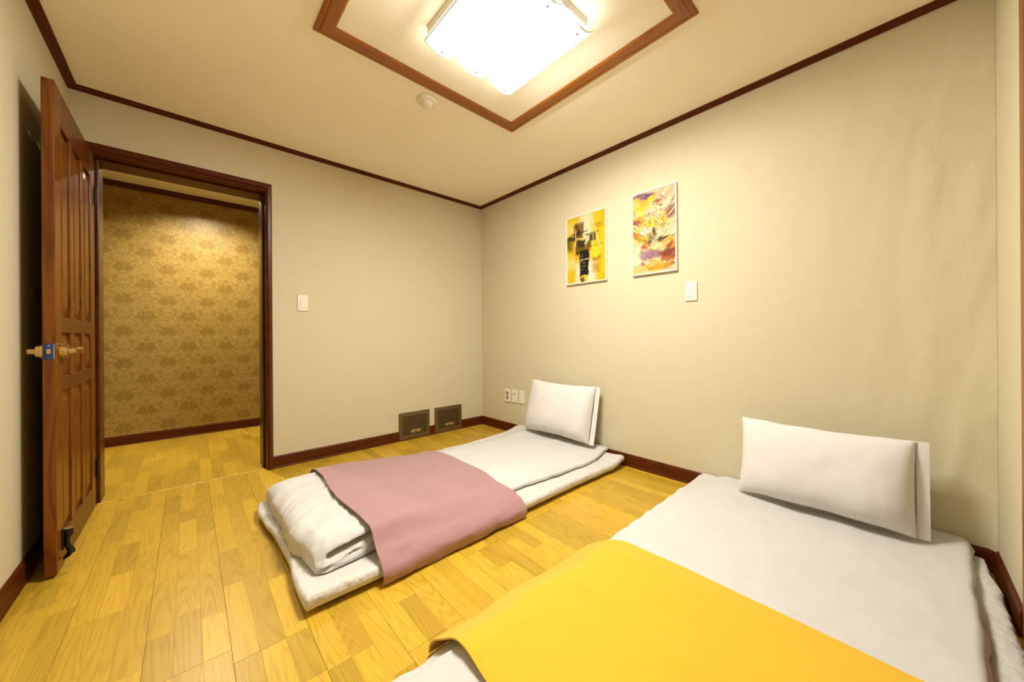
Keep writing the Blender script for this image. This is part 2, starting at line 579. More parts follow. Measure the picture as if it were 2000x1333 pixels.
# ---- crown mouldings: profile (out from wall, down from ceiling)
CR = [(0, 0), (0.0358, 0), (0.0358, 0.005), (0.030, 0.008), (0.016, 0.013), (0.007, 0.017), (0.004, 0.0195), (0, 0.0195)]
DN = (0, 0, -1)
struct(sweep('trim_1', CR, (XL, YB, H), (XR, YB, H), (0, -1, 0), DN, M['trim'], m0=1, m1=1))
struct(sweep('trim_2', CR, (XR, YB, H), (XR, YF, H), (-1, 0, 0), DN, M['trim_y'], m0=1, m1=1))
struct(sweep('trim_3', CR, (XL, YF, H), (XL, YB, H), (1, 0, 0), DN, M['trim_y'], m0=1, m1=1))
struct(sweep('trim_4', CR, (XR, YF, H), (XL, YF, H), (0, 1, 0), DN, M['trim'], m0=1, m1=1))
HC = [(0, 0), (0.03, 0), (0.03, 0.006), (0.012, 0.03), (0, 0.045)]
struct(sweep('trim_5', HC, (-1.55, HALL_Y, H + 0.002), (1.55, HALL_Y, H + 0.002), (0, -1, 0), DN, M['trim']))

# ---- square moulding on the ceiling around the lamp (four mitred lengths)
CF0, CF1, CG0, CG1 = 0.413, 1.606, 0.572, 1.748
# (width inwards, down)
CFP = [(0, 0), (0, 0.006), (0.004, 0.011), (0.013, 0.0125), (0.020, 0.008), (0.024, 0.011), (0.066, 0.011),
       (0.074, 0.006), (0.074, 0)]
cfr = struct(empty('trim_6', (1.01, 1.16, H)), 'brown square moulding on the ceiling around the lamp')
kids = [
    sweep('moulding_length', CFP, (CF0, CG1, H), (CF1, CG1, H), (0, -1, 0), DN, M['cframe_x'], m0=1, m1=1),
    sweep('moulding_length', CFP, (CF1, CG1, H), (CF1, CG0, H), (-1, 0, 0), DN, M['cframe_y'], m0=1, m1=1),
    sweep('moulding_length', CFP, (CF1, CG0, H), (CF0, CG0, H), (0, 1, 0), DN, M['cframe_x'], m0=1, m1=1),
    sweep('moulding_length', CFP, (CF0, CG0, H), (CF0, CG1, H), (1, 0, 0), DN, M['cframe_y'], m0=1, m1=1)]
adopt(cfr, *kids)

# ------------------------------------------------------------------ door frame and door
dfr = struct(empty('trim_7', (DX1, YB, 0)), 'dark mahogany door frame with stepped casing')
# casing (across from opening edge outward, out of the wall into the room = -y)
CP = [(0, 0.022), (0, -0.0005), (0.002, -0.012), (0.007, -0.017), (0.013, -0.013), (0.016, -0.020), (0.030, -0.020),
      (0.033, -0.012), (0.036, -0.010), (0.040, -0.004), (0.040, 0.0), (0.030, 0.022)]
kids = [
    sweep('casing', CP, (DX1, YB, 0), (DX1, YB, DZ + 0.0), (1, 0, 0), (0, 1, 0), M['trim_z'], m1=-1.5),
    sweep('casing', CP, (DX0, YB, 0), (DX0, YB, DZ + 0.0), (-1, 0, 0), (0, 1, 0), M['trim_z'], m1=-1.5),
    sweep('casing', [(a * 1.5, b) for a, b in CP], (DX0, YB, DZ), (DX1, YB, DZ), (0, 0, 1), (0, 1, 0), M['trim'], m0=-0.667, m1=-0.667),
    # jamb linings behind the casing, with the stop the door closes against
    box('jamb', DX1, DX1 + 0.029, YB + 0.022, YB + WT, 0, DZ + 0.03, M['trim_z']),
    box('jamb', DX0 - 0.029, DX0, YB + 0.022, YB + WT, 0, DZ + 0.03, M['trim_z']),
    box('jamb', DX0, DX1, YB + 0.022, YB + WT, DZ, DZ + 0.03, M['trim']),
    box('door_stop_strip', DX1 - 0.013, DX1, YB + 0.055, YB + WT + 0.004, 0, DZ, M['trim_z'], bevel=0.003),
    box('door_stop_strip', DX0, DX0 + 0.013, YB + 0.055, YB + WT + 0.004, 0, DZ, M['trim_z'], bevel=0.003),
    box('door_stop_strip', DX0 + 0.013, DX1 - 0.013, YB + 0.055, YB + WT + 0.004, DZ - 0.013, DZ, M['trim'], bevel=0.003),
    box('strike_plate', DX1 - 0.0012, DX1, YB + 0.010, YB + 0.034, 0.83, 0.93, M['iron']),
]
adopt(dfr, *kids)
# threshold seam between the two floors
th = struct(box('trim_8', DX0 + 0.001, DX1 - 0.001, YB + 0.018, YB + 0.044, -0.05, 0.0035, M['floor'], bevel=0.0015),
            'thin wooden threshold strip in the doorway')

# the door leaf: hinged at the left jamb, standing open along the left wall
DFX = -0.381                  # visible face of the stiles
DT = 0.033
DY0, DY1, DZ0, DZ1 = 2.215, 2.990, 0.012, 1.940
door = struct(empty('door_1', (DFX - DT / 2, DY1, 0)), 'brown panelled wooden door standing open along the wall')
SW, MW = 0.086, 0.056
PWD = (DY1 - DY0 - 2 * SW - 2 * MW) / 3
xa, xb = DFX - DT, DFX
kids = []
kids.append(box('stile', xa, xb, DY0, DY0 + SW, DZ0, DZ1, M['door'], bevel=0.0025))
kids.append(box('stile', xa, xb, DY1 - SW, DY1, DZ0, DZ1, M['door'], bevel=0.0025))
rails = [(DZ0, 0.135), (0.715, 0.775), (0.955, 1.020), (1.80, DZ1)]
for a, b in rails:
    kids.append(box('rail', xa + 0.001, xb - 0.001, DY0 + SW, DY1 - SW, a, b, M['door_y'], bevel=0.002))
for r in range(3):
    z0, z1 = rails[r][1], rails[r + 1][0]
    for c in range(2):
        y0 = DY0 + SW + PWD * (c + 1) + MW * c
        kids.append(box('mullion', xa + 0.001, xb - 0.001, y0, y0 + MW, z0, z1, M['door'], bevel=0.002))


def raised_panel(y0, y1, z0, z1, arch=0.0):
    """fielded panel seen from both faces: thin edge, sloped border, raised field"""
    vs, fs = [], []
    xm = (xa + xb) / 2
    for s in (1, -1):
        base = len(vs)
        rings = [(0.0, 0.0045), (0.012, 0.0045), (0.016, 0.0055), (0.040, 0.0120), (0.042, 0.0135)]
        nseg = 8
        for ins, d in rings:
            top = []
            for k in range(nseg + 1):
                t = k / nseg
                yy = y0 + ins + (y1 - y0 - 2 * ins) * t
                zz = z1 - ins + (arch * (math.sin(PI * t) - 1.0) if arch else 0)
                top.append((yy, zz))
            loop = [(y0 + ins, z0 + ins), (y1 - ins, z0 + ins)] + top[::-1]
            for yy, zz in loop:
                vs.append((xm + s * d, yy, zz))
        k = nseg + 3
        for q in range(len(rings) - 1):
            for i in range(k):
                a, b = base + q * k + i, base + q * k + (i + 1) % k
                fs.append((a, b, b + k, a + k))
        fs.append(tuple(base + (len(rings) - 1) * k + i for i in range(k)))
    k = 8 + 3
    half = len(vs) // 2
    for i in range(k):
        fs.append((i, (i + 1) % k, half + (i + 1) % k, half + i))
    return mesh_obj('panel', vs, fs, M['door'])


for r in range(3):
    z0, z1 = rails[r][1], rails[r + 1][0]
    for c in range(3):
        y0 = DY0 + SW + c * (PWD + MW)
        kids.append(raised_panel(y0, y0 + PWD, z0, z1, 0.022 if r == 2 else 0.0))
# lever handles on both faces
HZ, HY = 0.882, DY0 + 0.052
for s, x in ((1, xb), (-1, xa)):
    h = lathe('handle', [(0.0, 0), (0.030, 0), (0.0305, 0.004), (0.030, 0.012), (0.027, 0.0135), (0.0268, 0.022), (0.024, 0.0235),
                         (0.0125, 0.024), (0.012, 0.044), (0.0, 0.0445)], (x, HY, HZ), (s, 0, 0), M['brass'], n=36)
    lv = tube('lever', [(x + s * 0.032, HY - 0.012, HZ), (x + s * 0.034, HY + 0.004, HZ), (x + s * 0.038, HY + 0.03, HZ + 0.001),
                        (x + s * 0.042, HY + 0.060, HZ + 0.002), (x + s * 0.043, HY + 0.090, HZ + 0.001),
                        (x + s * 0.041, HY + 0.122, HZ - 0.002), (x + s * 0.039, HY + 0.134, HZ - 0.003)],
              [0.010, 0.0125, 0.0115, 0.0118, 0.0125, 0.0115, 0.007], M['brass'], n=14, flat=0.62)
    ps = lathe('lock_button', [(0.0, 0), (0.0028, 0), (0.0024, 0.002), (0, 0.0022)], (x + s * 0.0435, HY + 0.024, HZ), (s, 0, 0), M['black'], n=12)
    adopt(h, lv, ps)
    h['label'] = 'satin brass lever handle'
    kids.append(h)
lp = box('latch_plate', xa + 0.0045, xb - 0.0030, DY0 - 0.0016, DY0 + 0.002, HZ - 0.030, HZ + 0.030, M['blue'], bevel=0.0006)
lp['label'] = 'blue film covered latch plate on the door edge'
lb = box('latch_bolt', xa + 0.011, xb - 0.0105, DY0 - 0.010, DY0 - 0.0012, HZ - 0.010, HZ + 0.010, M['brass'], bevel=0.0025)
ls = box('bare_edge', xb - 0.0052, xb - 0.0032, DY0 - 0.0020, DY0 - 0.0012, HZ - 0.029, HZ + 0.029, M['steel_light'])
sc1 = lathe('screw', [(0, 0), (0.0030, 0), (0.0026, 0.0008), (0, 0.0009)], (DFX - DT / 2, DY0 - 0.0016, HZ + 0.022), (0, -1, 0), M['steel_light'], n=12)
sc2 = lathe('screw', [(0, 0), (0.0026, 0), (0.0022, 0.0008), (0, 0.0009)], (DFX - DT / 2, DY0 - 0.0016, HZ - 0.022), (0, -1, 0), M['screw'], n=12)
adopt(lp, lb, ls, sc1, sc2)
kids.append(lp)
for z in (0.22, 1.72):
    kids.append(tube('hinge', [(DFX + 0.006, DY1 + 0.004, z - 0.05), (DFX + 0.006, DY1 + 0.004, z + 0.05)], 0.006, M['iron'], n=10))
# kick-down door holder near the floor
KY, KZ = DY0 + 0.075, 0.075
kh = box('door_holder', xb, xb + 0.006, KY - 0.015, KY + 0.015, KZ + 0.005, KZ + 0.085, M['iron'], bevel=0.002)
kb = lathe('pivot_barrel', [(0.006, 0), (0.014, 0), (0.014, 0.028), (0.006, 0.0285)], (xb + 0.016, KY, KZ + 0.056), (0, 0, 1), M['iron'], n=20)
kc = lathe('barrel_cap', [(0.0045, 0), (0.0138, 0.0001), (0.0138, 0.0020), (0.0045, 0.0022)], (xb + 0.016, KY, KZ + 0.0845), (0, 0, 1), M['steel_light'], n=20)
ka = tube('arm', [(xb + 0.016, KY, KZ + 0.062), (xb + 0.013, KY, KZ + 0.04), (xb + 0.014, KY, KZ + 0.015), (xb + 0.022, KY, KZ - 0.004),
                  (xb + 0.024, KY - 0.002, KZ - 0.012), (xb + 0.014, KY - 0.004, KZ - 0.024), (xb + 0.004, KY - 0.006, KZ - 0.034)],
          [0.012, 0.008, 0.0085, 0.011, 0.012, 0.009, 0.004], M['iron'], n=12)
adopt(kh, kb, kc, ka)
kh['label'] = 'black iron kick-down door holder'
kids.append(kh)
adopt(door, *kids)

# wooden sliding-door frame in the front wall, just showing beside the yellow bed
d2 = struct(empty('door_2', (1.2, YF, 0)), 'brown wooden frame edge at the end of the front wall')
kids = [box('jamb', 1.820, 1.872, YF - 0.09, YF + 0.005, 0, 2.06, M['cframe_y'], bevel=0.003),
        box('jamb', -0.15, -0.093, YF - 0.09, YF + 0.022, 0, 2.06, M['cframe_y'], bevel=0.003),
        box('head', -0.093, 1.820, YF - 0.09, YF + 0.022, 2.0, 2.06, M['cframe_x'], bevel=0.003)]
for x0, x1 in ((-0.092, 0.9), (0.902, 1.819)):
    p = box('sliding_panel', x0, x1, YF - 0.02, YF + 0.006, 0.01, 1.999, M['door'], bevel=0.003)
    kids.append(p)
adopt(d2, *kids)

# ------------------------------------------------------------------ floor planks
random.seed(7)
SWID = 0.19150 / 3
LENS = [0.21, 0.28, 0.35, 0.42, 0.47]
_pm = {}


def plank_mesh(w, L):
    key = (round(w, 4), round(L, 4))
    if key in _pm:
        return _pm[key]
    bm = bmesh.new()
    t = 0.006
    g = 0.00010
    c = 0.00025
    # chamfered top slab, bottom left open
    def ring(ins, z):
        return [bm.verts.new((x, y, z)) for x, y in ((-w / 2 + ins, -L / 2 + ins), (w / 2 - ins, -L / 2 + ins),
                                                    (w / 2 - ins, L / 2 - ins), (-w / 2 + ins, L / 2 - ins))]
    r0, r1, r2 = ring(g, -t), ring(g, -c), ring(g + c, 0)
    for a, b in ((r0, r1), (r1, r2)):
        for i in range(4):
            bm.faces.new((a[i], a[(i + 1) % 4], b[(i + 1) % 4], b[i]))
    bm.faces.new(r2)
    bm.faces.new(r0[::-1])
    me = bpy.data.meshes.new('plank')
    bm.normal_update(); bm.to_mesh(me); bm.free()
    me.materials.append(M['plank'])
    _pm[key] = me
    return me


def in_view(x, y, z=0.0):
    p = Vector((x, y, z - 0.9293))
    d = p.dot(_fw)
    if d < 0.05:
        return None
    return 1000 + 693.1 * p.dot(_r3) / d, 657.15 - 693.1 * p.dot(_u3) / d, d


def covered(x0, x1, y0, y1):
    for bx0, bx1, by0, by1 in ((0.33, 2.35, 1.36, 2.26), (0.45, 2.35, -0.3, 0.82)):
        if x0 > bx0 and x1 < bx1 and y0 > by0 and y1 < by1:
            return True
    return False


def lay(parent, xmin, xmax, ymin, ymax, ztop, seam_x, limit):
    cand, rest = [], []
    k0 = math.floor((xmin - seam_x) / SWID)
    k1 = math.ceil((xmax - seam_x) / SWID)
    for k in range(k0, k1):
        a, b = max(xmin, seam_x + k * SWID), min(xmax, seam_x + (k + 1) * SWID)
        if b - a < 0.004:
            continue
        board = k // 3
        if k % 3 == 0:
            a += 0.0007                                    # open seam between two boards
        rnd = random.Random(board * 17 + 3)
        end = {0: 1.286, 1: 0.52, -1: 0.10, -2: 1.80, 4: 1.24, 2: 0.98, 3: 1.62}.get(board, rnd.uniform(0.3, 1.4))
        bounds = sorted(e for e in (end - 1.25, end, end + 1.25, end + 2.5, end + 3.75) if ymin < e < ymax)
        r2 = random.Random(k * 31 + 5)
        for s0, s1 in zip([ymin] + bounds, bounds + [ymax]):
            y = s0
            while y < s1 - 1e-4:
                L = r2.choice(LENS)
                if s1 - y - L < 0.12:
                    L = s1 - y
                    if L > 0.5:
                        L = L / 2
                e = min(s1, y + L)
                y_next = e
                if e == s1 and s1 < ymax:
                    e -= 0.0007
                if not covered(a, b, y, e):
                    pr = [in_view(q, w) for q in (a, b) for w in (y, e)]
                    vis = [p for p in pr if p]
                    seen = any(-60 < p[0] < 2060 and p[1] < 1400 for p in vis)
                    dist = min((p[2] for p in vis), default=9)
                    (cand if seen else rest).append((dist, a, b, y, e))
                else:
                    rest.append((9, a, b, y, e))
                y = y_next
    cand.sort()
    rest += cand[limit:]
    for d, a, b, y0, y1 in cand[:limit]:
        o = bpy.data.objects.new('plank', plank_mesh(b - a, y1 - y0))
        C.objects.link(o)
        o.parent = parent
        o.location = ((a + b) / 2, (y0 + y1) / 2, ztop)
    if rest:
        vs, fs = [], []
        for d, a, b, y0, y1 in rest:
            q = len(vs)
            g = 0.0006
            for z in (-0.006, 0.0):
                vs += [(a + g, y0 + g, ztop + z), (b - g, y0 + g, ztop + z), (b - g, y1 - g, ztop + z), (a + g, y1 - g, ztop + z)]
            fs += [(q + 4, q + 5, q + 6, q + 7)] + [(q + i, q + (i + 1) % 4, q + 4 + (i + 1) % 4, q + 4 + i) for i in range(4)]
        o = mesh_obj('planks_out_of_sight', vs, fs, M['floor'], parent, normals=False)
        o['kind'] = 'stuff'
    print('planks', parent.name, len(cand[:limit]), 'rest', len(rest))


lay(floor, XL, XR, YF, YB + 0.017, 0.0, 0.0905, 300)
lay(floor_hall, -0.86, 0.90, YB + 0.058, HALL_Y, -0.003, 0.0905 + 0.03, 120)


# ------------------------------------------------------------------ ceiling lamp
lamp = thing(empty('ceiling_lamp', (1.034, 1.156, H)), 'lit ceiling lamp with three curved frosted glass shades', 'lamp')
kids = []
bm = bmesh.new()
add_box(bm, 0.785, 1.283, 0.907, 1.405, 2.262, H, bevel=0.004)
kids.append(bm_obj('housing', bm, M['white']))
LY0, LY1 = 0.893, 1.420
for cx in (0.853, 1.040, 1.229):
    w, sag, zt = 0.0735, 0.030, 2.247
    R = (w * w + sag * sag) / (2 * sag)
    na, nb = 14, 10
    a0 = math.asin(w / R)

    def arc_shade(name, w0, w1, y0, y1, th, mat, dz=0.0):
        vs, fs = [], []
        for s in (0, 1):
            for j in range(nb + 1):
                for i in range(na + 1):
                    a = w0 + (w1 - w0) * i / na
                    rr = R - (th if s else 0)
                    vs.append((cx + rr * math.sin(a), y0 + (y1 - y0) * j / nb, zt - sag + R - rr * math.cos(a) + dz))
        n1 = (na + 1) * (nb + 1)
        for j in range(nb):
            for i in range(na):
                q = j * (na + 1) + i
                fs.append((q, q + 1, q + na + 2, q + na + 1))
                fs.append((n1 + q, n1 + q + na + 1, n1 + q + na + 2, n1 + q + 1))
        for i in range(na):
            fs.append((i, n1 + i, n1 + i + 1, i + 1)); q = nb * (na + 1) + i
            fs.append((q, q + 1, n1 + q + 1, n1 + q))
        for j in range(nb):
            q, p = j * (na + 1), (j + 1) * (na + 1)
            fs.append((q, p, n1 + p, n1 + q)); q += na; p += na
            fs.append((q, n1 + q, n1 + p, p))
        return mesh_obj(name, vs, fs, mat, None, True)
    k = 0.006 / R
    sh = arc_shade('glass_shade', -a0 + k, a0 - k, LY0 + 0.006, LY1 - 0.006, 0.004, M['shade'])
    sh.data.materials.append(M['shade_top'])                 # upper side, turned to the reflector
    for pl in sh.data.polygons:
        if pl.normal.z > 0.2:
            pl.material_index = 1
    sub = []
    sub.append(arc_shade('glass_rim', -a0, -a0 + k, LY0, LY1, 0.004, M['glass']))
    sub.append(arc_shade('glass_rim', a0 - k, a0, LY0, LY1, 0.004, M['glass']))
    sub.append(arc_shade('glass_rim', -a0 + k, a0 - k, LY0, LY0 + 0.006, 0.004, M['glass']))
    sub.append(arc_shade('glass_rim', -a0 + k, a0 - k, LY1 - 0.006, LY1, 0.004, M['glass']))
    for yy in (LY0 + 0.03, LY1 - 0.03):
        sub.append(lathe('screw_cap', [(0, 0), (0.0050, 0), (0.0065, -0.001), (0.0055, -0.004), (0, -0.005)], (cx, yy, zt - sag),
                         (0, 0, 1), M['screw'], n=14))
        kids.append(tube('shade_post', [(cx, yy, zt - sag + 0.004), (cx, yy, 2.264)], 0.004, M['screw'], n=8))
    adopt(sh, *sub)
    kids.append(sh)
adopt(lamp, *kids)

# ------------------------------------------------------------------ hallway downlight
HLX, HLY = 0.13, 4.04
dl = thing(empty('downlight', (HLX, HLY, H)), 'small round downlight in the hallway ceiling', 'lamp')
ring = lathe('collar', [(0.042, 0.0), (0.050, 0.0), (0.050, -0.028), (0.0485, -0.030), (0.0435, -0.030), (0.042, -0.028), (0.042, 0.0)], (HLX, HLY, H + 0.002), (0, 0, 1), M['iron'], n=32, cap=False)
disc = lathe('diffuser', [(0.0, 0.0), (0.041, 0.0), (0.041, -0.004), (0.0, -0.006)], (HLX, HLY, H + 0.002), (0, 0, 1), mat_emit('glowing_downlight', (1.0, 0.90, 0.70, 1), HALL_STRENGTH), n=32)
adopt(dl, ring, disc)

# ------------------------------------------------------------------ smoke detector
sd = thing(empty('smoke_detector', (1.027, 1.842, H)), 'round cream detector on the ceiling beside the moulding', 'smoke detector')
b1 = lathe('base', [(0, 0), (0.058, 0), (0.058, -0.006), (0.054, -0.014), (0.046, -0.020), (0.036, -0.022), (0, -0.022)],
           (1.027, 1.842, H), (0, 0, 1), M['plastic'], n=40)
b2 = lathe('dome', [(0.034, -0.0215), (0.034, -0.026), (0.031, -0.034), (0.024, -0.040), (0.012, -0.0435), (0, -0.044)],
           (1.027, 1.842, H), (0, 0, 1), M['plastic'], n=40)
b3 = lathe('indicator', [(0, 0), (0.0025, 0), (0.002, -0.002), (0, -0.0022)], (0.985, 1.852, H - 0.018), (0, 0, 1), M['socket'], n=10)
adopt(sd, b1, b2, b3)


# ------------------------------------------------------------------ wall plates
def switch(name, wall, c, label):
    """wall 'back' or 'right'; c = centre"""
    e = thing(empty(name, c), label, 'light switch')
    w, h = 0.0345, 0.059
    ks = []

    def pb(nm, u0, u1, z0, z1, d0, d1, bev, mat=M['plastic']):
        if wall == 'back':
            return box(nm, c[0] + u0, c[0] + u1, YB - d1, YB - d0, c[2] + z0, c[2] + z1, mat, bevel=bev)
        return box(nm, XR - d1, XR - d0, c[1] - u1, c[1] - u0, c[2] + z0, c[2] + z1, mat, bevel=bev)
    pl = pb('plate', -w, w, -h, h, 0.0005, 0.009, 0.0022)
    rk = pb('rocker', -0.021, 0.021, -0.034, 0.034, 0.008, 0.0118, 0.0012)
    mk = pb('indicator', -0.0165, -0.0145, -0.012, 0.012, 0.0115, 0.0122, 0.0, M['socket'])
    adopt(rk, mk)
    adopt(e, pl, rk)
    return e


switch('light_switch', 'back', (0.631, YB, 1.188), 'ivory light switch on the wall beside the doorway')
switch('light_switch', 'right', (XR, 0.876, 1.201), 'ivory light switch below the swirling painting')


def plate_r(name, yc, zc, w, h, label, cat):
    e = thing(empty(name, (XR, yc, zc)), label, cat)
    p = box('plate', XR - 0.0085, XR - 0.0005, yc - w / 2, yc + w / 2, zc - h / 2, zc + h / 2, M['plastic'], bevel=0.002)
    return e, p


e, p = plate_r('power_outlet', 2.600, 0.350, 0.072, 0.121, 'white double power outlet near the room corner', 'outlet')
ks = [p]
for dz in (0.0215, -0.0215):
    s = lathe('socket', [(0.0205, 0), (0.0205, 0.0016), (0.0185, 0.0016), (0.0175, 0.0004), (0.0, 0.0004)],
              (XR - 0.0085, 2.600, 0.350 + dz), (-1, 0, 0), M['socket'], n=24)
    hs = [lathe('pin_hole', [(0, 0), (0.0026, 0), (0.0026, 0.0009), (0, 0.0009)], (XR - 0.0085, 2.600 + q, 0.350 + dz), (-1, 0, 0), M['black'], n=10)
          for q in (-0.0085, 0.0085)]
    adopt(s, *hs)
    ks.append(s)
adopt(e, *ks)
e, p = plate_r('antenna_socket', 2.497, 0.356, 0.071, 0.123, 'white plate with one round jack beside the outlet', 'wall plate')
j = lathe('jack', [(0, 0), (0.0065, 0), (0.006, 0.003), (0.0035, 0.003), (0.0035, 0.0005), (0, 0.0005)], (XR - 0.0085, 2.497, 0.375), (-1, 0, 0), M['screw'], n=16)
lid = box('lower_cover', XR - 0.0098, XR - 0.008, 2.497 - 0.021, 2.497 + 0.021, 0.313, 0.343, M['plastic'], bevel=0.0008)
adopt(e, p, j, lid)
e, p = plate_r('cable_cover_plate', 2.397, 0.355, 0.066, 0.123, 'blank white plate with a thin cable hanging from it', 'wall plate')
cb = box('cover', XR - 0.0105, XR - 0.008, 2.397 - 0.028, 2.397 + 0.028, 0.299, 0.411, M['plastic'], bevel=0.001)
adopt(e, p, cb)
cable = thing(tube('cable', [(XR - 0.004, 2.377, 0.296), (XR - 0.004, 2.378, 0.25), (XR - 0.005, 2.384, 0.20), (XR - 0.006, 2.388, 0.15),
                             (XR - 0.008, 2.388, 0.115), (XR - 0.014, 2.382, 0.0945), (XR - 0.0165, 2.376, 0.080), (XR - 0.0165, 2.37, 0.003)],
                   0.0018, M['plastic'], n=8), 'thin pale cable hanging down the wall behind the pillow', 'cable')


# ------------------------------------------------------------------ metal hatches at the foot of the back wall
def hatch(x0, x1, label, bent):
    z0, z1 = 0.006, 0.247
    e = thing(empty('access_hatch', ((x0 + x1) / 2, YB, z0)), label, 'hatch', 'metal hatches by the skirting')
    f = 0.034
    # frame as four mitred lengths: (inward, out of wall)
    P = [(0, 0.0005), (0, 0.0125), (0.003, 0.0155), (f - 0.004, 0.0170), (f, 0.0150), (f, 0.0005)]
    O = (0, -1, 0)
    fr = [sweep('frame_side', P, (x0, YB, z1), (x1, YB, z1), (0, 0, -1), O, M['steel'], m0=1, m1=1),
          sweep('frame_side', P, (x0, YB, z0), (x1, YB, z0), (0, 0, 1), O, M['steel'], m0=1, m1=1),
          sweep('frame_side', P, (x0, YB, z0), (x0, YB, z1), (1, 0, 0), O, M['steel'], m0=1, m1=1),
          sweep('frame_side', P, (x1, YB, z0), (x1, YB, z1), (-1, 0, 0), O, M['steel'], m0=1, m1=1)]
    lid = box('lid', x0 + f + 0.002, x1 - f - 0.002, YB - 0.0125, YB - 0.002, z0 + f + 0.002, z1 - f - 0.002, M['steel_lid'], bevel=0.0012)
    cx, cz = (x0 + x1) / 2 + 0.008, z0 + 0.075
    pw = 0.046
    pull = box('pull', cx - pw, cx + pw, YB - 0.026, YB - 0.0125, cz, cz + 0.006, M['steel_light'], bevel=0.001)
    cup = box('pull_plate', cx - pw, cx + pw, YB - 0.0140, YB - 0.012, cz - 0.022, cz, M['steel_light'], bevel=0.0005)
    tab = box('latch_tab', cx - 0.012, cx + 0.01, YB - 0.0165, YB - 0.0138, cz - 0.028, cz - 0.012, M['steel'], bevel=0.0005)
    adopt(pull, cup, tab)
    adopt(lid, pull)
    # pull becomes a sub-part of the lid
    adopt(e, *fr, lid)
    return e


hatch(1.376, 1.676, 'dimly toned steel hatch farther from the room corner', 0)
hatch(1.734, 2.037, 'dimly toned steel hatch nearer the room corner', 1)
# short piece of baseboard is continuous behind the hatches


# ------------------------------------------------------------------ pictures
def srgb(r, g, b):
    f = lambda c: (c / 255 / 12.92) if c / 255 <= 0.04045 else ((c / 255 + 0.055) / 1.055) ** 2.4
    return np.array([f(r), f(g), f(b)])


class Canvas:
    def __init__(s, w, h, col, seed):
        s.w, s.h = w, h
        s.a = np.zeros((h, w, 3)) + srgb(*col)
        s.r = np.random.RandomState(seed)
        y, x = np.mgrid[0:h, 0:w]
        s.u = (x + 0.5) / w
        s.v = (y + 0.5) / h

    def nz(s, fu, fv, seed=0):
        r = np.random.RandomState(seed)
        o = np.zeros((s.h, s.w))
        amp = 1.0
        for k in range(4):
            gu, gv = max(2, int(fu * 2 ** k)), max(2, int(fv * 2 ** k))
            g = r.rand(gv + 2, gu + 2)
            X, Y = s.u * gu, s.v * gv
            i, j = X.astype(int), Y.astype(int)
            fx, fy = X - i, Y - j
            fx, fy = fx * fx * (3 - 2 * fx), fy * fy * (3 - 2 * fy)
            o += amp * ((g[j, i] * (1 - fx) + g[j, i + 1] * fx) * (1 - fy) + (g[j + 1, i] * (1 - fx) + g[j + 1, i + 1] * fx) * fy)
            amp *= 0.5
        return o / 1.875

    def blend(s, m, col, op=1.0):
        m = np.clip(m, 0, 1)[..., None] * op
        s.a = s.a * (1 - m) + srgb(*col) * m

    def rect(s, u0, u1, v0, v1, col, soft=0.01, op=1.0, shear=0.0, rag=0.0, seed=0):
        v = s.v - shear * (s.u - (u0 + u1) / 2)
        u = s.u
        if rag:
            v = v + rag * (s.nz(14, 5, seed) - 0.5)
            u = u + rag * (s.nz(5, 14, seed + 1) - 0.5)
        d = np.minimum(np.minimum(u - u0, u1 - u), np.minimum(v - v0, v1 - v) * 1.45)
        s.blend(d / soft + 0.5, col, op)

    def blob(s, cu, cv, ru, rv, col, ang=0.0, op=1.0, soft=0.5, rag=0.35, seed=1):
        c, n = math.cos(ang), math.sin(ang)
        x, y = (s.u - cu), (s.v - cv) * 1.6
        p, q = (x * c + y * n) / ru, (-x * n + y * c) / (rv * 1.6)
        d = 1 - np.sqrt(p * p + q * q) + rag * 2 * (s.nz(9, 12, seed) - 0.5)
        s.blend(d / soft, col, op)

    def line(s, u0, v0, u1, v1, wd, col, op=1.0, rag=0.0, seed=3):
        du, dv = u1 - u0, (v1 - v0) * 1.45
        L2 = du * du + dv * dv
        x, y = s.u - u0, (s.v - v0) * 1.45
        t = np.clip((x * du + y * dv) / L2, 0, 1)
        d = np.hypot(x - t * du, y - t * dv)
        if rag:
            d = d + rag * (s.nz(20, 26, seed) - 0.5)
        s.blend((wd - d) / 0.008 + 0.5, col, op)


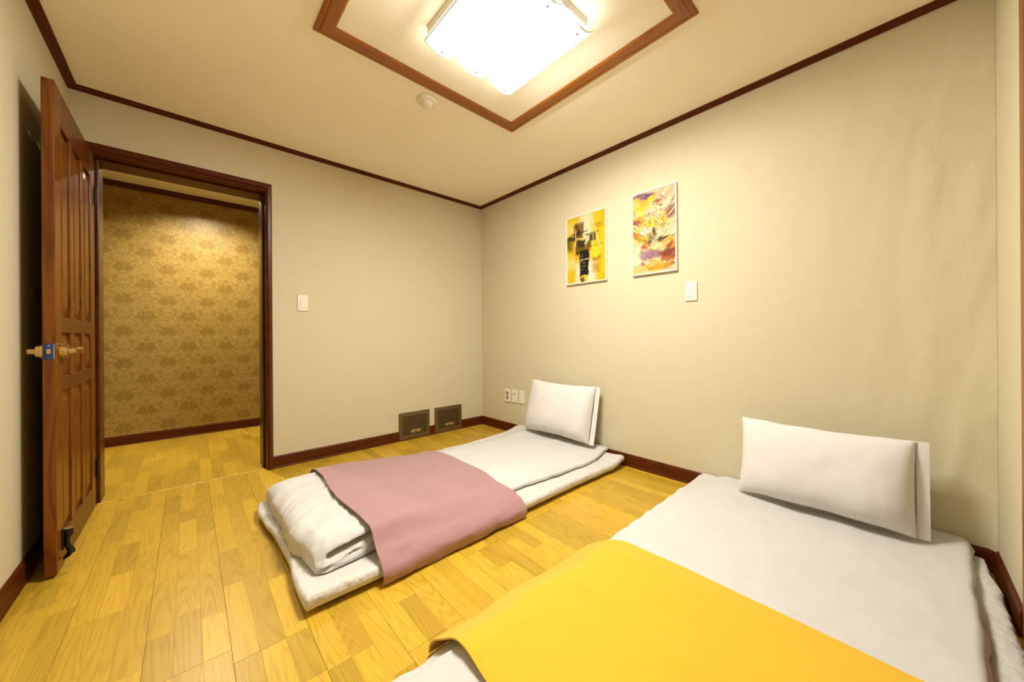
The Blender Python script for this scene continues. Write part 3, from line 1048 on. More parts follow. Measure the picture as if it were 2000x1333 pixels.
def painting_towers():
    c = Canvas(84, 124, (243, 206, 26), 1)
    n1 = c.nz(3, 3, 5)
    c.blend((n1 - 0.45) * 3, (228, 178, 20), 0.8)
    c.rect(0.36, 0.66, -0.1, 0.38, (252, 240, 190), 0.16)
    c.rect(-0.1, 0.24, 0.10, 0.25, (245, 228, 130), 0.2, 0.8)
    c.rect(-0.1, 0.22, 0.62, 0.76, (250, 236, 160), 0.2, 0.8)
    c.rect(0.24, 0.36, 0.68, 1.1, (252, 244, 205), 0.10)
    c.rect(0.55, 0.74, 0.70, 1.05, (252, 244, 210), 0.12)
    c.blob(0.85, 0.20, 0.12, 0.04, (190, 140, 10), 0.2, 0.6)
    c.rect(0.68, 0.86, 0.74, 0.86, (180, 130, 10), 0.12, 0.7, rag=0.05)
    c.rect(0.19, 0.45, 0.10, 0.33, (128, 90, 8), 0.03, 0.9, rag=0.05, seed=2)
    c.rect(0.22, 0.30, 0.12, 0.20, (70, 45, 8), 0.05, 0.8, rag=0.08, seed=4)
    c.rect(0.26, 0.36, 0.21, 0.30, (40, 22, 10), 0.04, 0.9, rag=0.10, seed=6)
    c.rect(-0.1, 0.24, 0.28, 0.36, (36, 22, 6), 0.04, 0.95, shear=0.02, rag=0.05, seed=8)
    c.rect(-0.1, 0.16, 0.33, 0.50, (110, 78, 8), 0.12, 0.85, rag=0.05, seed=9)
    c.line(0.12, 0.262, 0.55, 0.245, 0.010, (25, 14, 6), rag=0.01)
    c.line(0.50, 0.300, 0.84, 0.290, 0.009, (25, 14, 6), rag=0.01)
    c.line(0.25, 0.10, 0.48, 0.10, 0.006, (60, 40, 8), 0.8)
    c.line(0.65, 0.17, 0.90, 0.175, 0.005, (70, 48, 8), 0.8, rag=0.02)
    c.rect(0.55, 0.76, 0.30, 0.40, (58, 38, 6), 0.03, 0.95, rag=0.06, seed=11)
    c.rect(0.24, 0.50, 0.36, 0.46, (30, 18, 6), 0.04, 0.95, rag=0.09, seed=12)
    c.rect(0.23, 0.64, 0.41, 0.54, (96, 72, 8), 0.04, 0.9, shear=-0.10, rag=0.05, seed=14)
    c.rect(0.30, 0.48, 0.41, 0.48, (38, 24, 6), 0.05, 0.8, rag=0.10, seed=15)
    c.rect(0.50, 0.60, 0.33, 0.42, (250, 236, 180), 0.04, 0.85, rag=0.10, seed=16)
    c.rect(0.20, 0.34, 0.54, 0.72, (226, 190, 30), 0.03, 0.8, rag=0.10, seed=17)
    c.rect(0.24, 0.34, 0.53, 0.57, (40, 24, 8), 0.03, 0.9, rag=0.06, seed=18)
    c.rect(0.34, 0.60, 0.53, 0.71, (24, 12, 8), 0.02, 1.0, rag=0.05, seed=19)
    c.rect(0.35, 0.58, 0.70, 0.90, (24, 12, 8), 0.02, 1.0, rag=0.05, seed=20)
    c.rect(0.37, 0.47, 0.93, 1.01, (52, 32, 8), 0.05, 0.9, rag=0.08, seed=21)
    c.rect(0.62, 0.86, 0.50, 0.66, (250, 222, 40), 0.02, 1.0, rag=0.03, seed=22)
    c.rect(0.68, 0.88, 0.655, 0.70, (150, 108, 10), 0.05, 0.8, rag=0.06, seed=23)
    c.line(0.60, 0.50, 0.93, 0.478, 0.005, (90, 60, 8), 0.8)
    c.rect(0.595, 0.64, 0.50, 0.56, (214, 120, 20), 0.03, 0.8)
    c.line(0.67, 0.06, 0.885, 0.545, 0.007, (255, 246, 200), 0.95)
    c.line(0.245, 0.18, 0.215, 0.53, 0.008, (255, 246, 205), 0.9, rag=0.01)
    c.line(0.70, 0.32, 0.70, 0.50, 0.007, (255, 246, 205), 0.9)
    c.line(0.15, 0.685, 0.64, 0.655, 0.007, (250, 236, 190), 0.9, rag=0.02)
    c.line(0.615, 0.56, 0.615, 0.63, 0.007, (255, 240, 200), 0.8)
    c.line(0.50, 0.44, 0.51, 0.49, 0.006, (255, 240, 190), 0.8)
    c.line(0.30, 0.70, 0.20, 0.86, 0.004, (140, 96, 10), 0.6)
    c.line(0.13, 0.93, 0.10, 0.985, 0.004, (80, 54, 8), 0.8)
    for k in range(10):
        u, v = c.r.uniform(0.36, 0.57), c.r.uniform(0.56, 0.85)
        c.line(u, v, u + 0.03, v - 0.004, 0.005, (215, 190, 110), 0.7)
    c.line(0.70, 0.875, 0.86, 0.873, 0.004, (150, 105, 10), 0.6, rag=0.02)
    return c.a


def painting_swirl():
    c = Canvas(80, 148, (238, 214, 150), 2)
    R = c.r
    c.blend((c.nz(3, 4, 31) - 0.45) * 3, (232, 206, 168), 0.9)

    def strokes(n, u, v, su, sv, ru, rv, cols, ang, sp=0.3, op=0.8):
        for _ in range(int(n * 2.2)):
            col = cols[R.randint(len(cols))]
            c.blob(R.normal(u, su), R.normal(v, sv), ru * R.uniform(0.5, 1.3), rv * R.uniform(0.45, 1.2), col,
                   ang + R.normal(0, sp), op, 0.35, 0.30, R.randint(999))
    strokes(6, 0.25, 0.045, 0.15, 0.02, 0.22, 0.022, [(150, 104, 132), (126, 78, 108), (176, 140, 150)], -0.05)
    strokes(3, 0.35, 0.065, 0.1, 0.012, 0.16, 0.012, [(86, 44, 78), (100, 58, 96)], 0.08)
    strokes(3, 0.62, 0.045, 0.06, 0.01, 0.10, 0.018, [(240, 200, 24)], -0.2)
    strokes(5, 0.45, 0.10, 0.15, 0.015, 0.18, 0.015, [(150, 78, 34), (172, 104, 50), (196, 150, 60)], 0.12)
    strokes(10, 0.85, 0.12, 0.12, 0.06, 0.20, 0.022, [(238, 216, 190), (214, 176, 160), (245, 226, 178), (206, 186, 140)], -0.6)
    strokes(5, 0.62, 0.155, 0.08, 0.02, 0.11, 0.016, [(170, 96, 50), (120, 66, 40), (190, 120, 70)], 0.3)
    strokes(8, 0.25, 0.16, 0.12, 0.04, 0.13, 0.028, [(246, 208, 18), (250, 222, 60), (240, 190, 20)], 0.1)
    strokes(8, 0.18, 0.26, 0.10, 0.04, 0.12, 0.025, [(246, 208, 24), (236, 180, 36), (250, 228, 120)], 0.2)
    strokes(8, 0.70, 0.26, 0.14, 0.04, 0.16, 0.02, [(240, 216, 176), (226, 190, 150), (248, 232, 190)], -0.35)
    strokes(8, 0.90, 0.34, 0.07, 0.07, 0.15, 0.018, [(128, 84, 70), (158, 112, 96), (180, 140, 120)], -0.75)
    strokes(6, 0.10, 0.35, 0.07, 0.03, 0.13, 0.02, [(150, 100, 110), (172, 130, 120), (180, 90, 50)], 0.5)
    strokes(14, 0.50, 0.41, 0.16, 0.05, 0.10, 0.022, [(250, 216, 30), (246, 200, 20), (252, 232, 110), (232, 206, 150)], 0.2, 0.6)
    strokes(4, 0.80, 0.42, 0.06, 0.04, 0.09, 0.02, [(250, 206, 30), (212, 130, 40)], -0.8)
    strokes(8, 0.08, 0.52, 0.06, 0.03, 0.13, 0.02, [(214, 110, 24), (196, 84, 20), (246, 200, 24)], 0.5)
    strokes(4, 0.26, 0.485, 0.06, 0.015, 0.09, 0.020, [(246, 236, 214), (250, 244, 230)], -0.2)
    strokes(8, 0.28, 0.57, 0.12, 0.025, 0.14, 0.018, [(238, 196, 24), (196, 160, 40), (168, 140, 40)], 0.2)
    strokes(6, 0.82, 0.55, 0.10, 0.03, 0.16, 0.02, [(248, 236, 206), (238, 214, 170)], -0.4)
    strokes(5, 0.82, 0.62, 0.12, 0.02, 0.16, 0.014, [(120, 104, 60), (150, 128, 70), (190, 150, 60)], -0.2)
    strokes(4, 0.66, 0.605, 0.06, 0.01, 0.10, 0.014, [(62, 34, 44), (76, 48, 50)], -0.35)
    strokes(4, 0.46, 0.60, 0.05, 0.03, 0.06, 0.03, [(150, 142, 96), (170, 150, 120)], 0.9)
    strokes(4, 0.30, 0.66, 0.05, 0.015, 0.10, 0.018, [(214, 84, 34), (196, 70, 30)], 0.5)
    strokes(6, 0.66, 0.68, 0.10, 0.02, 0.15, 0.018, [(236, 214, 120), (206, 190, 110), (246, 230, 170)], -0.05)
    strokes(6, 0.88, 0.69, 0.08, 0.03, 0.16, 0.025, [(236, 182, 40), (206, 130, 40)], -0.5)
    strokes(8, 0.85, 0.80, 0.12, 0.04, 0.22, 0.028, [(166, 72, 20), (140, 58, 16), (186, 96, 30)], -0.35)
    strokes(8, 0.36, 0.79, 0.12, 0.03, 0.15, 0.028, [(176, 128, 146), (190, 146, 160), (156, 106, 130)], 0.1)
    strokes(3, 0.20, 0.87, 0.04, 0.02, 0.09, 0.02, [(170, 120, 150)], 0.9)
    strokes(5, 0.08, 0.80, 0.05, 0.07, 0.09, 0.05, [(250, 236, 200), (246, 226, 180)], 0.0)
    strokes(7, 0.48, 0.925, 0.20, 0.02, 0.20, 0.026, [(226, 176, 16), (236, 190, 30), (196, 140, 16)], -0.15)
    strokes(4, 0.12, 0.95, 0.08, 0.02, 0.14, 0.03, [(246, 220, 150), (238, 206, 120)], 0.0)
    for k in range(120):
        u, v = R.normal(0.48, 0.19), R.normal(0.42, 0.15)
        a = R.uniform(-1.2, 1.2)
        L = R.uniform(0.02, 0.07)
        col = [(58, 30, 26), (90, 50, 22), (40, 24, 24), (120, 84, 30)][R.randint(4)]
        c.line(u, v, u + L * math.cos(a), v + 0.6 * L * math.sin(a), R.uniform(0.003, 0.008), col, 0.8)
    c.rect(0.48, 0.54, 0.47, 0.535, (44, 28, 22), 0.03, 0.9, rag=0.08)
    c.rect(0.38, 0.44, 0.58, 0.63, (60, 62, 30), 0.04, 0.9, rag=0.1)
    c.line(0.40, 0.68, 0.46, 0.76, 0.004, (60, 40, 20), 0.7)
    c.line(0.15, 0.71, 0.45, 0.70, 0.004, (90, 66, 30), 0.7)
    c.line(0.78, 0.915, 0.98, 0.922, 0.004, (70, 40, 16), 0.9, rag=0.02)
    return c.a


def picture(y0, y1, z0, z1, paint, label):
    """hangs on the right wall; y0 is the left edge as seen from the room (larger y)"""
    D = 0.020
    xw, xf = XR - 0.0015, XR - D
    e = thing(empty('framed_painting', (XR, (y0 + y1) / 2, z0)), label, 'painting')
    fw = 0.0085
    P = [(0, 0), (0, D - 0.0015), (0.001, D - 0.0005), (fw - 0.001, D - 0.0005), (fw, D - 0.0025), (fw, 0)]
    O = (-1, 0, 0)
    b = (xw, 0, 0)
    q = lambda y, z: (xw, y, z)
    ks = [sweep('frame_bar', P, q(y0, z1), q(y1, z1), (0, 0, -1), O, M['picframe'], m0=1, m1=1),
          sweep('frame_bar', P, q(y0, z0), q(y1, z0), (0, 0, 1), O, M['picframe'], m0=1, m1=1),
          sweep('frame_bar', P, q(y0, z0), q(y0, z1), (0, -1, 0), O, M['picframe'], m0=1, m1=1),
          sweep('frame_bar', P, q(y1, z0), q(y1, z1), (0, 1, 0), O, M['picframe'], m0=1, m1=1)]
    ks.append(box('backing', xf + 0.0045, xw - 0.001, y1 + fw, y0 - fw, z0 + fw, z1 - fw, M['picframe']))
    h, w, _ = paint.shape
    vs, fs = [], []
    for j in range(h + 1):
        for i in range(w + 1):
            vs.append((xf + 0.004, y0 - fw - (y0 - y1 - 2 * fw) * i / w, z1 - fw - (z1 - z0 - 2 * fw) * j / h))
    for j in range(h):
        for i in range(w):
            a = j * (w + 1) + i
            fs.append((a, a + w + 1, a + w + 2, a + 1))
    o = mesh_obj('canvas', vs, fs, M['paint'], None, False, normals=False)
    at = o.data.color_attributes.new('paint', 'FLOAT_COLOR', 'CORNER')
    col = np.ones((h * w, 4, 4), dtype=np.float32)
    col[:, :, :3] = paint.reshape(-1, 1, 3) * 0.68          # matt ink, not paper white
    at.data.foreach_set('color', col.ravel())
    ks.append(o)
    adopt(e, *ks)
    return e


picture(1.846, 1.470, 1.343, 1.884, painting_towers(), 'framed abstract painting in yellow with dark blocks like towers')
picture(1.263, 0.957, 1.342, 1.905, painting_swirl(), 'framed abstract painting of swirling yellow, purple and rust strokes')


# ------------------------------------------------------------------ bedding
def loft(name, secs, mat, smooth=True, closed=True, pair=None, m=0):
    k = len(secs[0])
    vs = [v for s in secs for v in s]
    fs = []
    for i in range(len(secs) - 1):
        for j in range(k if closed else k - 1):
            a, b = i * k + j, i * k + (j + 1) % k
            fs.append((a, b, b + k, a + k))
    # end caps: quads between opposite points (pair = index sum), so that wavy ends stay clean
    for base in (0, (len(secs) - 1) * k):
        for j in range(m):
            fs.append((base + j, base + j + 1, base + pair - j - 1, base + pair - j))
        if pair - 2 * m > 1:
            fs.append(tuple(base + q for q in range(m, pair - m + 1)))
        if k - 1 > pair:
            fs.append(tuple([base] + [base + q for q in range(pair, k)]))
    return mesh_obj(name, vs, fs, mat, None, smooth)


def stations(x0, x1, r0, r1, n):
    """x positions with rounded ends: (x, thickness scale)"""
    out = []
    for k in range(9):
        p = PI / 2 * k / 8
        out.append((x0 + r0 * (1 - math.cos(p)), max(0.02, math.sin(p))))
    for k in range(1, n):
        out.append((x0 + r0 + (x1 - x0 - r0 - r1) * k / n, 1.0))
    for k in range(8, -1, -1):
        p = PI / 2 * k / 8
        out.append((x1 - r1 * (1 - math.cos(p)), max(0.02, math.sin(p))))
    return out


def slab(name, x0, x1, r0, r1, yn, yf, zb, zt, mat, n=120, m=70, edge=1.0, disp=None, arcs=9, flush=False):
    """soft slab: cross-sections across y with rounded edges, zb/zt functions of (x, y)"""
    secs = []
    for x, s in stations(x0, x1, r0, r1, n):
        a, b = yn(x), yf(x)
        th = (zt(x, (a + b) / 2) - zb(x, (a + b) / 2))
        ra = min(edge * th * 0.5, (b - a) * 0.3)
        ins = (1 - s) * min(r0, 0.02)
        a += ins; b -= ins
        pts = []
        for k in range(m + 1):                                   # top, far -> near
            pts.append((b - ra - (b - a - 2 * ra) * k / m, 1.0))
        for k in range(1, arcs):
            t = PI * k / arcs
            pts.append((a + ra - ra * (1.0 if flush and t > PI / 2 else math.sin(t)), math.cos(t)))
        for k in range(m + 1):
            pts.append((a + ra + (b - a - 2 * ra) * k / m, -1.0))
        for k in range(1, arcs):
            t = PI * k / arcs
            pts.append((b - ra + ra * (1.0 if flush and t < PI / 2 else math.sin(t)), -math.cos(t)))
        sec = []
        for y, q in pts:
            lo, hi = zb(x, y), zt(x, y)
            mid = lo + (hi - lo) * 0.5
            z = mid + q * (hi - lo) * 0.5 * (1.0 if flush and q < 0 else s)
            co = Vector((x, y, z))
            if disp:
                co = disp(co, q, s)
            sec.append(co)
        secs.append(sec)
    return loft(name, secs, mat, pair=2 * m + arcs, m=m)


# ---------- bed by the door: pad, comforter, mauve runner, pillow
PADZ = 0.056


def padA_zb(x, y):
    e = min(y - 1.32, 2.31 - y, x - 0.27)
    return 0.003 + 0.016 * (1 - smoothstep(0.0, 0.10, e)) + 0.024 * smoothstep(2.10, 2.26, x)


def padA_zt(x, y):
    return PADZ + 0.004 * fbm((x * 4, y * 4, 1.0), 2) + 0.008 * (1 - smoothstep(0.0, 0.12, y - 1.32)) + 0.020 * smoothstep(2.10, 2.26, x)


def padA_disp(co, q, s):
    w = math.exp(-max(0, co.x - 0.27) / 0.15)
    co.x += w * (0.018 * fbm((co.y * 4, 2.2, 0), 2) - 0.02 * smoothstep(1.7, 2.3, co.y) + 0.012)
    d = 1 - smoothstep(0, 0.05, co.y - 1.31)
    co.y += d * 0.006 * fbm((co.x * 9, 5.5, 0), 3)
    co.z += (0.0018 * fbm((co.x * 38, co.y * 38, 0), 2)) * max(0, q)
    return co


padA = thing(slab('sleeping_mat', 0.272, 2.272, 0.014, 0.02, lambda x: 1.316 + 0.006 * math.sin(x * 5), lambda x: 2.310,
                  padA_zb, padA_zt, M['quilt'], n=150, m=70, disp=padA_disp, edge=0.6),
             'white quilted floor mat under the comforter with the mauve runner', 'mattress', 'white floor mats')

ZTA = [(0.30, 0.158), (0.42, 0.168), (0.60, 0.158), (0.90, 0.136), (1.25, 0.118), (1.7, 0.110), (2.05, 0.108), (2.25, 0.114)]


def comA_zb(x, y):
    return PADZ + 0.009 + 0.022 * smoothstep(2.06, 2.24, x)


def comA_yn(x):
    return interp(x, [(0.3, 1.440), (0.6, 1.450), (1.1, 1.468), (1.4, 1.460), (1.75, 1.430), (2.0, 1.425), (2.29, 1.455)]) \
        + 0.006 * fbm((x * 8, 0.3, 0), 2)


def comA_yf(x):
    return interp(x, [(0.3, 2.30), (0.6, 2.33), (1.6, 2.32), (2.0, 2.36), (2.29, 2.40)]) + 0.006 * fbm((x * 7, 9.3, 0), 2)


def comA_zt(x, y):
    z = interp(x, ZTA)
    # thicker in the middle, falling to the edges
    e = min(y - comA_yn(x), comA_yf(x) - y)
    z -= 0.030 * (1 - smoothstep(-0.02, 0.20, e)) * smoothstep(0.7, 1.2, x)
    z -= 0.016 * (1 - smoothstep(-0.02, 0.12, e)) * (1 - smoothstep(0.7, 1.2, x))
    z += 0.006 * fbm((x * 3, y * 3, 4.0), 2)
    return max(z, comA_zb(x, y) + 0.022)


def comA_disp(co, q, s):
    x, y = co.x, co.y
    foot = 1 - smoothstep(0.5, 0.9, x)
    up = max(0.0, q * 0.5 + 0.5)
    # creases running over the roll at the foot
    w = fbm((x * 6 + y * 2.2, y * 11 - x * 7, 0.7), 4) + 0.6 * abs(fbm((x * 4 - y, y * 17 - x * 9, 4.7), 2)) - 0.15
    fine = fbm((x * 9 + y * 4, y * 38 - x * 22 + 3 * math.sin(y * 7), 2.9), 2)
    co.z += up * foot * (0.010 * w + 0.0032 * fine)
    co.x -= foot * math.exp(-max(0, x - 0.30) / 0.04) * 0.010 * (w + 0.4 * fbm((y * 5, 1, 1), 2))
    # bulge of the rounded foot end
    co.x += (1 - smoothstep(0, 0.12, x - 0.30)) * (0.035 * (1 - smoothstep(1.44, 1.72, y)))
    co.z += up * (1 - foot) * (0.0040 * fbm((x * 7, y * 9, 2.0), 3) + 0.003 * abs(fbm((x * 4 + y * 6, y * 3 - x * 2, 8.0), 2)))
    # fold opening along the near end of the roll
    near = 1 - smoothstep(0.0, 0.10, y - comA_yn(x))
    if near > 0 and foot > 0:
        zc = 0.116 + 0.008 * math.sin(x * 13)
        g = math.exp(-((co.z - zc) / 0.010) ** 2)
        co.y += near * foot * (0.060 * g * smoothstep(0.345, 0.39, x))
        co.y -= near * foot * 0.018 * smoothstep(0.108, 0.085, co.z) * (1 - smoothstep(0.42, 0.60, x))
        g2 = math.exp(-((co.z - 0.084 - 0.10 * (x - 0.42)) / 0.006) ** 2)
        co.y += near * foot * 0.022 * g2 * (0.5 + fbm((x * 16, 3, 3), 2))
        co.z += near * foot * 0.006 * fbm((x * 20, y * 20, 5), 3) * up
    # rolled seam on the near edge towards the head
    co.y += near * (1 - foot) * 0.005 * fbm((x * 18, co.z * 30, 6.0), 2)
    return co


comA = thing(slab('comforter', 0.302, 2.292, 0.062, 0.03, comA_yn, comA_yf, comA_zb, comA_zt, M['sheet'], n=170, m=90,
                  disp=comA_disp, arcs=22, flush=True),
             'white comforter rolled thick at the foot, under the mauve runner', 'comforter', 'white comforters')


def chaikin(pts, it=3):
    for _ in range(it):
        out = [pts[0]]
        for a, b in zip(pts, pts[1:]):
            out.append(tuple(a[i] * 0.75 + b[i] * 0.25 for i in range(len(a))))
            out.append(tuple(a[i] * 0.25 + b[i] * 0.75 for i in range(len(a))))
        out.append(pts[-1])
        pts = out
    return pts


def ribbon(name, curves, th, mat):
    """thin cloth from a list of section curves (list of Vectors); thickness along the surface normal"""
    k = len(curves[0])
    n = len(curves)
    secs = []
    P = [[Vector(p) for p in c] for c in curves]
    N = [[None] * k for _ in range(n)]
    for i in range(n):
        for j in range(k):
            du = P[min(i + 1, n - 1)][j] - P[max(i - 1, 0)][j]
            dv = P[i][min(j + 1, k - 1)] - P[i][max(j - 1, 0)]
            nn = du.cross(dv)
            N[i][j] = nn.normalized() if nn.length > 1e-12 else Vector((0, 0, 1))
    for i in range(n):
        top = [P[i][j] + N[i][j] * th / 2 for j in range(k)]
        bot = [P[i][j] - N[i][j] * th / 2 for j in range(k)]
        secs.append(top + bot[::-1])
    return loft(name, secs, mat, pair=2 * k - 1, m=k - 1)


def runnerA():
    curves = []
    nx = 90
    for i in range(nx + 1):
        t = i / nx
        x = 0.520 + (1.275 - 0.520) * t
        pts = []
        yf, yn = comA_yf(x), comA_yn(x)
        zt = interp(x, ZTA)
        pts.append((yf + 0.020, 0.070))
        pts.append((yf + 0.014, zt * 0.80))
        ys = [yf - 0.02 - (yf - yn - 0.10) * q / 12 for q in range(13)]
        for y in ys:
            foot = 1 - smoothstep(0.5, 0.9, x)
            pts.append((y, comA_zt(x, y) + 0.016 + 0.004 * foot))
        zn = comA_zt(x, yn + 0.06) + 0.012
        pts += [(yn + 0.03, zn + 0.004), (yn - 0.020, zn + 0.004), (1.385, 0.112 - 0.010 * t), (1.335, 0.092 - 0.008 * t),
                (1.294, 0.060 + 0.004 * math.sin(x * 9)), (1.288, 0.030 + 0.004 * math.sin(x * 9)), (1.297 + 0.004 * math.sin(x * 14), 0.006)]
        cv = chaikin(pts, 2)
        out = []
        L = len(cv)
        for j, (y, z) in enumerate(cv):
            d = j / L
            low = smoothstep(0.60, 0.95, d)
            y2 = y - low * (0.008 * fbm((x * 9, z * 8, 2.5), 2))
            z2 = z + low * (0.010 * fbm((x * 6 + z * 8, z * 20 + y * 14 - x * 3, 1.1), 3) + 0.004) + (1 - low) * 0.003 * fbm((x * 5, y * 5, 3.3), 2)
            xx = x + 0.010 * math.sin(y * 9 + 1.0) * (1 - t) + 0.006 * fbm((y * 6, 3.0 + t, 0), 2) * (1 - t) \
                + (0.012 * math.sin(y * 4)) * t - 0.04 * low * t * 0 + 0.006 * low
            out.append(Vector((xx, y2, max(0.005, z2))))
        curves.append(out)
    return ribbon('bed_runner', curves, 0.0045, M['mauve'])


runA = thing(runnerA(), 'mauve runner draped over the comforter by the hatches', 'bed runner')


# ---------- pillows
def pillow(origin, w, h, T, lean, yaw, label, seed, roll=0.0):
    """stands on its long edge, leaning back against the right wall; local u along -y, v up the face"""
    nu, nv = 46, 36
    e = thing(empty('pillow', origin), label, 'pillow', 'white pillows')
    vs, fs = [], []
    for s in (1, -1):
        for j in range(nv + 1):
            for i in range(nu + 1):
                u = -1 + 2 * i / nu
                v = -1 + 2 * j / nv
                uu = math.sin(u * PI / 2) * 0.35 + u * 0.65
                vv = math.sin(v * PI / 2) * 0.35 + v * 0.65
                eu, ev = 1 - abs(uu) ** (2.6 if uu < 0 else 5.5), 1 - abs(vv) ** 2.4
                t = T * (max(0, eu) ** 0.55) * (max(0, ev) ** 0.55)
                # edges pulled in between pointed corners
                pin = 1 - (0.035 if uu < 0 else 0.015) * (1 - vv * vv) * abs(uu) ** 6
                pinv = 1 - 0.055 * (1 - uu * uu) * abs(vv) ** 6
                a = uu * w / 2 * pin
                b = vv * h / 2 * pinv
                t *= 1.0 - 0.30 * vv
                d = s * (t * (0.66 if s > 0 else 0.34) + 0.0015)
                wr = fbm((a * 9 + seed, b * 8, s * 2.0 + seed), 3) * 0.005 * (1 - abs(uu) ** 8) * (1 - abs(vv) ** 8)
                wr += 0.008 * fbm((a * 26, b * 5 + a * 8, seed + 4.0), 2) * (abs(uu) ** 3) * max(0, eu)
                wr += 0.005 * abs(fbm((a * 14 + seed, b * 4, seed + 1.5), 2)) * (abs(vv) ** 3) * max(0, ev)
                d += s * wr
                bb = b + 0.006 * fbm((a * 6, seed, vv), 2)
                vs.append((d, a, bb))
    n1 = (nu + 1) * (nv + 1)
    for j in range(nv):
        for i in range(nu):
            q = j * (nu + 1) + i
            fs.append((q, q + 1, q + nu + 2, q + nu + 1))
            fs.append((n1 + q, n1 + q + nu + 1, n1 + q + nu + 2, n1 + q + 1))
    for i in range(nu):
        fs.append((i, n1 + i, n1 + i + 1, i + 1)); q = nv * (nu + 1) + i
        fs.append((q, q + 1, n1 + q + 1, n1 + q))
    for j in range(nv):
        q, p = j * (nu + 1), (j + 1) * (nu + 1)
        fs.append((q, p, n1 + p, n1 + q)); q += nu; p += nu
        fs.append((q, n1 + q, n1 + p, p))
    # local axes: d = out of the face (towards -x), a along -y, b up
    fx = Vector((-math.cos(lean) * math.cos(yaw), -math.cos(lean) * math.sin(yaw), math.sin(lean)))
    fy = Vector((math.sin(yaw), -math.cos(yaw), 0))
    if roll:
        pass
    fz = fx.cross(fy); fz = fz if fz.z > 0 else -fz
    o = Vector(origin)
    W = lambda c: o + fx * c[0] + fy * c[1] + fz * (c[2] + h / 2)
    body = mesh_obj('cushion', [W(v) for v in vs], fs, M['pillow'], None, True)
    # open end of the pillowcase: front and back hems running past the cushion
    hems = []
    for s, ext in ((-1, 0.036),):
        cur = []
        for i in range(9):
            t = i / 8
            a = w / 2 * 0.90 + (w / 2 * 0.10 + ext) * t
            row = []
            for j in range(19):
                v = -1 + 2 * j / 18
                b = v * h / 2 * (0.99 + 0.012 * t)
                ed = T * (1 - abs(v) ** 2.2) ** 0.55 if abs(v) < 1 else 0
                uu = min(1.0, a / (w / 2))
                base = T * (max(0, 1 - uu ** 5.5) ** 0.55) * (max(0, 1 - abs(v) ** 2.4) ** 0.55) * (1 - 0.30 * v)
                sp = (base * 0.62 + 0.004) if s > 0 else (base * 0.34 + 0.006)
                # flare of the open mouth, wider near the bottom
                sp += t * t * (0.042 if s > 0 else 0.010) * (0.35 + 0.65 * (1 - (v + 1) / 2)) * (1 if abs(v) < 0.999 else 0.6)
                sp += 0.004 * fbm((b * 9, t * 2 + seed, s), 2) * t
                row.append(W((s * sp, a, b)))
            cur.append(row)
        hm = ribbon('pillowcase_hem', cur, 0.0022, M['pillow'])
        hems.append(hm)
    adopt(e, body, *hems)
    return e


pillow((2.150, 1.868, 0.134), 0.655, 0.425, 0.150, 0.235, 0.0,
       'white pillow propped against the wall below the yellow tower painting', 3.0)

# ---------- bed along the front wall: mat, comforter, yellow runner, pillow
def padB_zb(x, y):
    e = min(y + 0.235, 0.80 - y)
    return 0.003 + 0.012 * (1 - smoothstep(0.0, 0.08, e))


def padB_zt(x, y):
    return 0.060 + 0.006 * fbm((x * 4, y * 4, 6.0), 2)


def padB_disp(co, q, s):
    d = 1 - smoothstep(0.0, 0.035, co.y + 0.24)
    co.y += d * (0.024 * fbm((co.x * 6, 4.5, 0), 2) + 0.008 * fbm((co.x * 30, co.z * 20, 0), 2)) + d * 0.010
    co.z += d * (0.020 * fbm((co.x * 7, 8.5, 0), 2) + 0.004) * max(0, q)
    co.z += 0.002 * fbm((co.x * 38, co.y * 38, 0), 2) * max(0, q)
    return co


padB = thing(slab('sleeping_mat', 0.30, 2.285, 0.022, 0.02, lambda x: -0.226, lambda x: 0.800, padB_zb, padB_zt, M['quilt'],
                  n=150, m=70, disp=padB_disp),
             'white fleecy floor mat poking out beside the yellow runner bed', 'mattress', 'white floor mats')


def comB_yn(x):
    return interp(x, [(0.3, -0.13), (1.3, -0.135), (1.8, -0.155), (2.29, -0.178)]) + 0.004 * fbm((x * 6, 12.3, 0), 2)


def comB_yf(x):
    return interp(x, [(0.28, 0.895), (0.6, 0.902), (1.0, 0.892), (1.35, 0.872), (1.8, 0.862), (2.29, 0.835)]) \
        + 0.016 * fbm((x * 5.5, 2.3, 0), 2)


def comB_zb(x, y):
    return 0.074 - 0.068 * smoothstep(0.803, 0.855, y)


def comB_top(x, y):
    z = interp(x, [(0.3, 0.10), (0.6, 0.118), (0.9, 0.120), (1.15, 0.118), (1.5, 0.108), (2.0, 0.106), (2.29, 0.114)])
    z += 0.004 * fbm((x * 3, y * 3, 14.0), 2)
    return z


def comB_zt(x, y):
    z = comB_top(x, y)
    # slopes down to the floor on the aisle side
    yf = comB_yf(x)
    t = smoothstep(0.0, 0.17, yf - y)
    lo = comB_zb(x, y) + 0.024
    return max(lo, 0.030 + (z - 0.030) * (t ** 0.8))


def comB_disp(co, q, s):
    x, y = co.x, co.y
    up = max(0.0, q * 0.5 + 0.5)
    co.z += up * (0.0035 * fbm((x * 6, y * 7, 21.0), 3) + 0.0035 * abs(fbm((x * 3 + y * 4, y * 5 - x * 2, 5.0), 2)))
    e = 1 - smoothstep(0.0, 0.16, comB_yf(x) - y)
    co.y += e * 0.008 * fbm((x * 16, co.z * 10, 7.0), 2)
    co.z += e * up * 0.006 * fbm((x * 13, y * 9, 2.0), 2)
    n = 1 - smoothstep(0.0, 0.05, y - comB_yn(x))
    # overhanging edge on the wall side: comforter folds down onto the mat
    co.y -= n * 0.012 * (1 - smoothstep(0.065, 0.105, co.z)) * (0.7 + fbm((x * 9, 3.0, 1.0), 2))
    co.z = max(0.004, co.z)
    return co


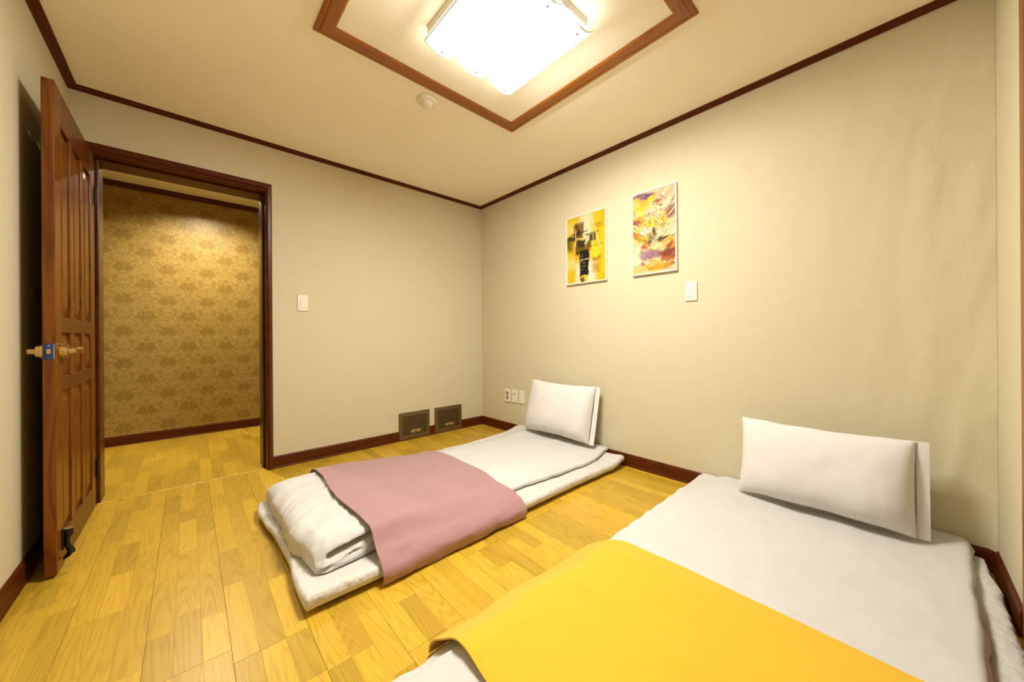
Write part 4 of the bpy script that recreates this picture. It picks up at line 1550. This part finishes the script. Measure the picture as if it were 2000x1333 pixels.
comB = thing(slab('comforter', 0.285, 2.298, 0.045, 0.02, comB_yn, comB_yf, comB_zb, comB_zt, M['sheet'], n=170, m=100,
                  disp=comB_disp, arcs=14, flush=True),
             'white comforter spread flat under the yellow runner', 'comforter', 'white comforters')


def runnerB():
    curves = []
    nx = 90
    for i in range(nx + 1):
        t = i / nx
        x = 0.505 + (1.235 - 0.505) * t
        yf, yn = comB_yf(x), comB_yn(x)
        pts = [(yf + 0.026, 0.006), (yf + 0.024, 0.030), (yf + 0.004, comB_zt(x, yf - 0.02) + 0.020)]
        ys = [yf - 0.05 - (yf - yn - 0.08) * q / 16 for q in range(17)]
        for y in ys:
            pts.append((y, comB_zt(x, y) + 0.018 + 0.014 * smoothstep(0.22, 0.04, yf - y)))
        zn = comB_zt(x, yn + 0.04) + 0.018
        pts += [(yn - 0.012, zn - 0.002), (yn - 0.032, 0.100), (yn - 0.038, 0.084)]
        cv = chaikin(pts, 2)
        out = []
        for j, (y, z) in enumerate(cv):
            hump = 0.014 * math.exp(-((x - 1.12) / 0.10) ** 2) * smoothstep(0.80, 0.62, y) * smoothstep(0.3, 0.6, y) if y > 0 else 0
            z2 = z + 0.003 * fbm((x * 5, y * 5, 13.3), 2) + 0.0025 * fbm((x * 14, y * 4, 2.2), 2) + hump
            curl = smoothstep(0.06, 0.0, t)
            z2 += curl * 0.005 * (1 + math.sin(y * 18))
            xx = x + 0.010 * math.sin(y * 8 + 1.0) * (1 - t) + 0.006 * math.sin(y * 5) * t
            out.append(Vector((xx, y, max(0.004, z2))))
        curves.append(out)
    return ribbon('bed_runner', curves, 0.0045, M['yellow'])


runB = thing(runnerB(), 'bright yellow runner draped across the comforter', 'bed runner')
pillow((2.110, 0.268, 0.124), 0.612, 0.375, 0.150, 0.20, 0.0,
       'white pillow propped against the wall at the head of the yellow runner bed', 8.0)

# ------------------------------------------------------------------ smooth normals by angle
for o in S.objects:
    if o.type == 'MESH' and o.data.polygons and o.data.polygons[0].use_smooth:
        try:
            o.data.set_sharp_from_angle(angle=math.radians(50))
        except Exception:
            pass
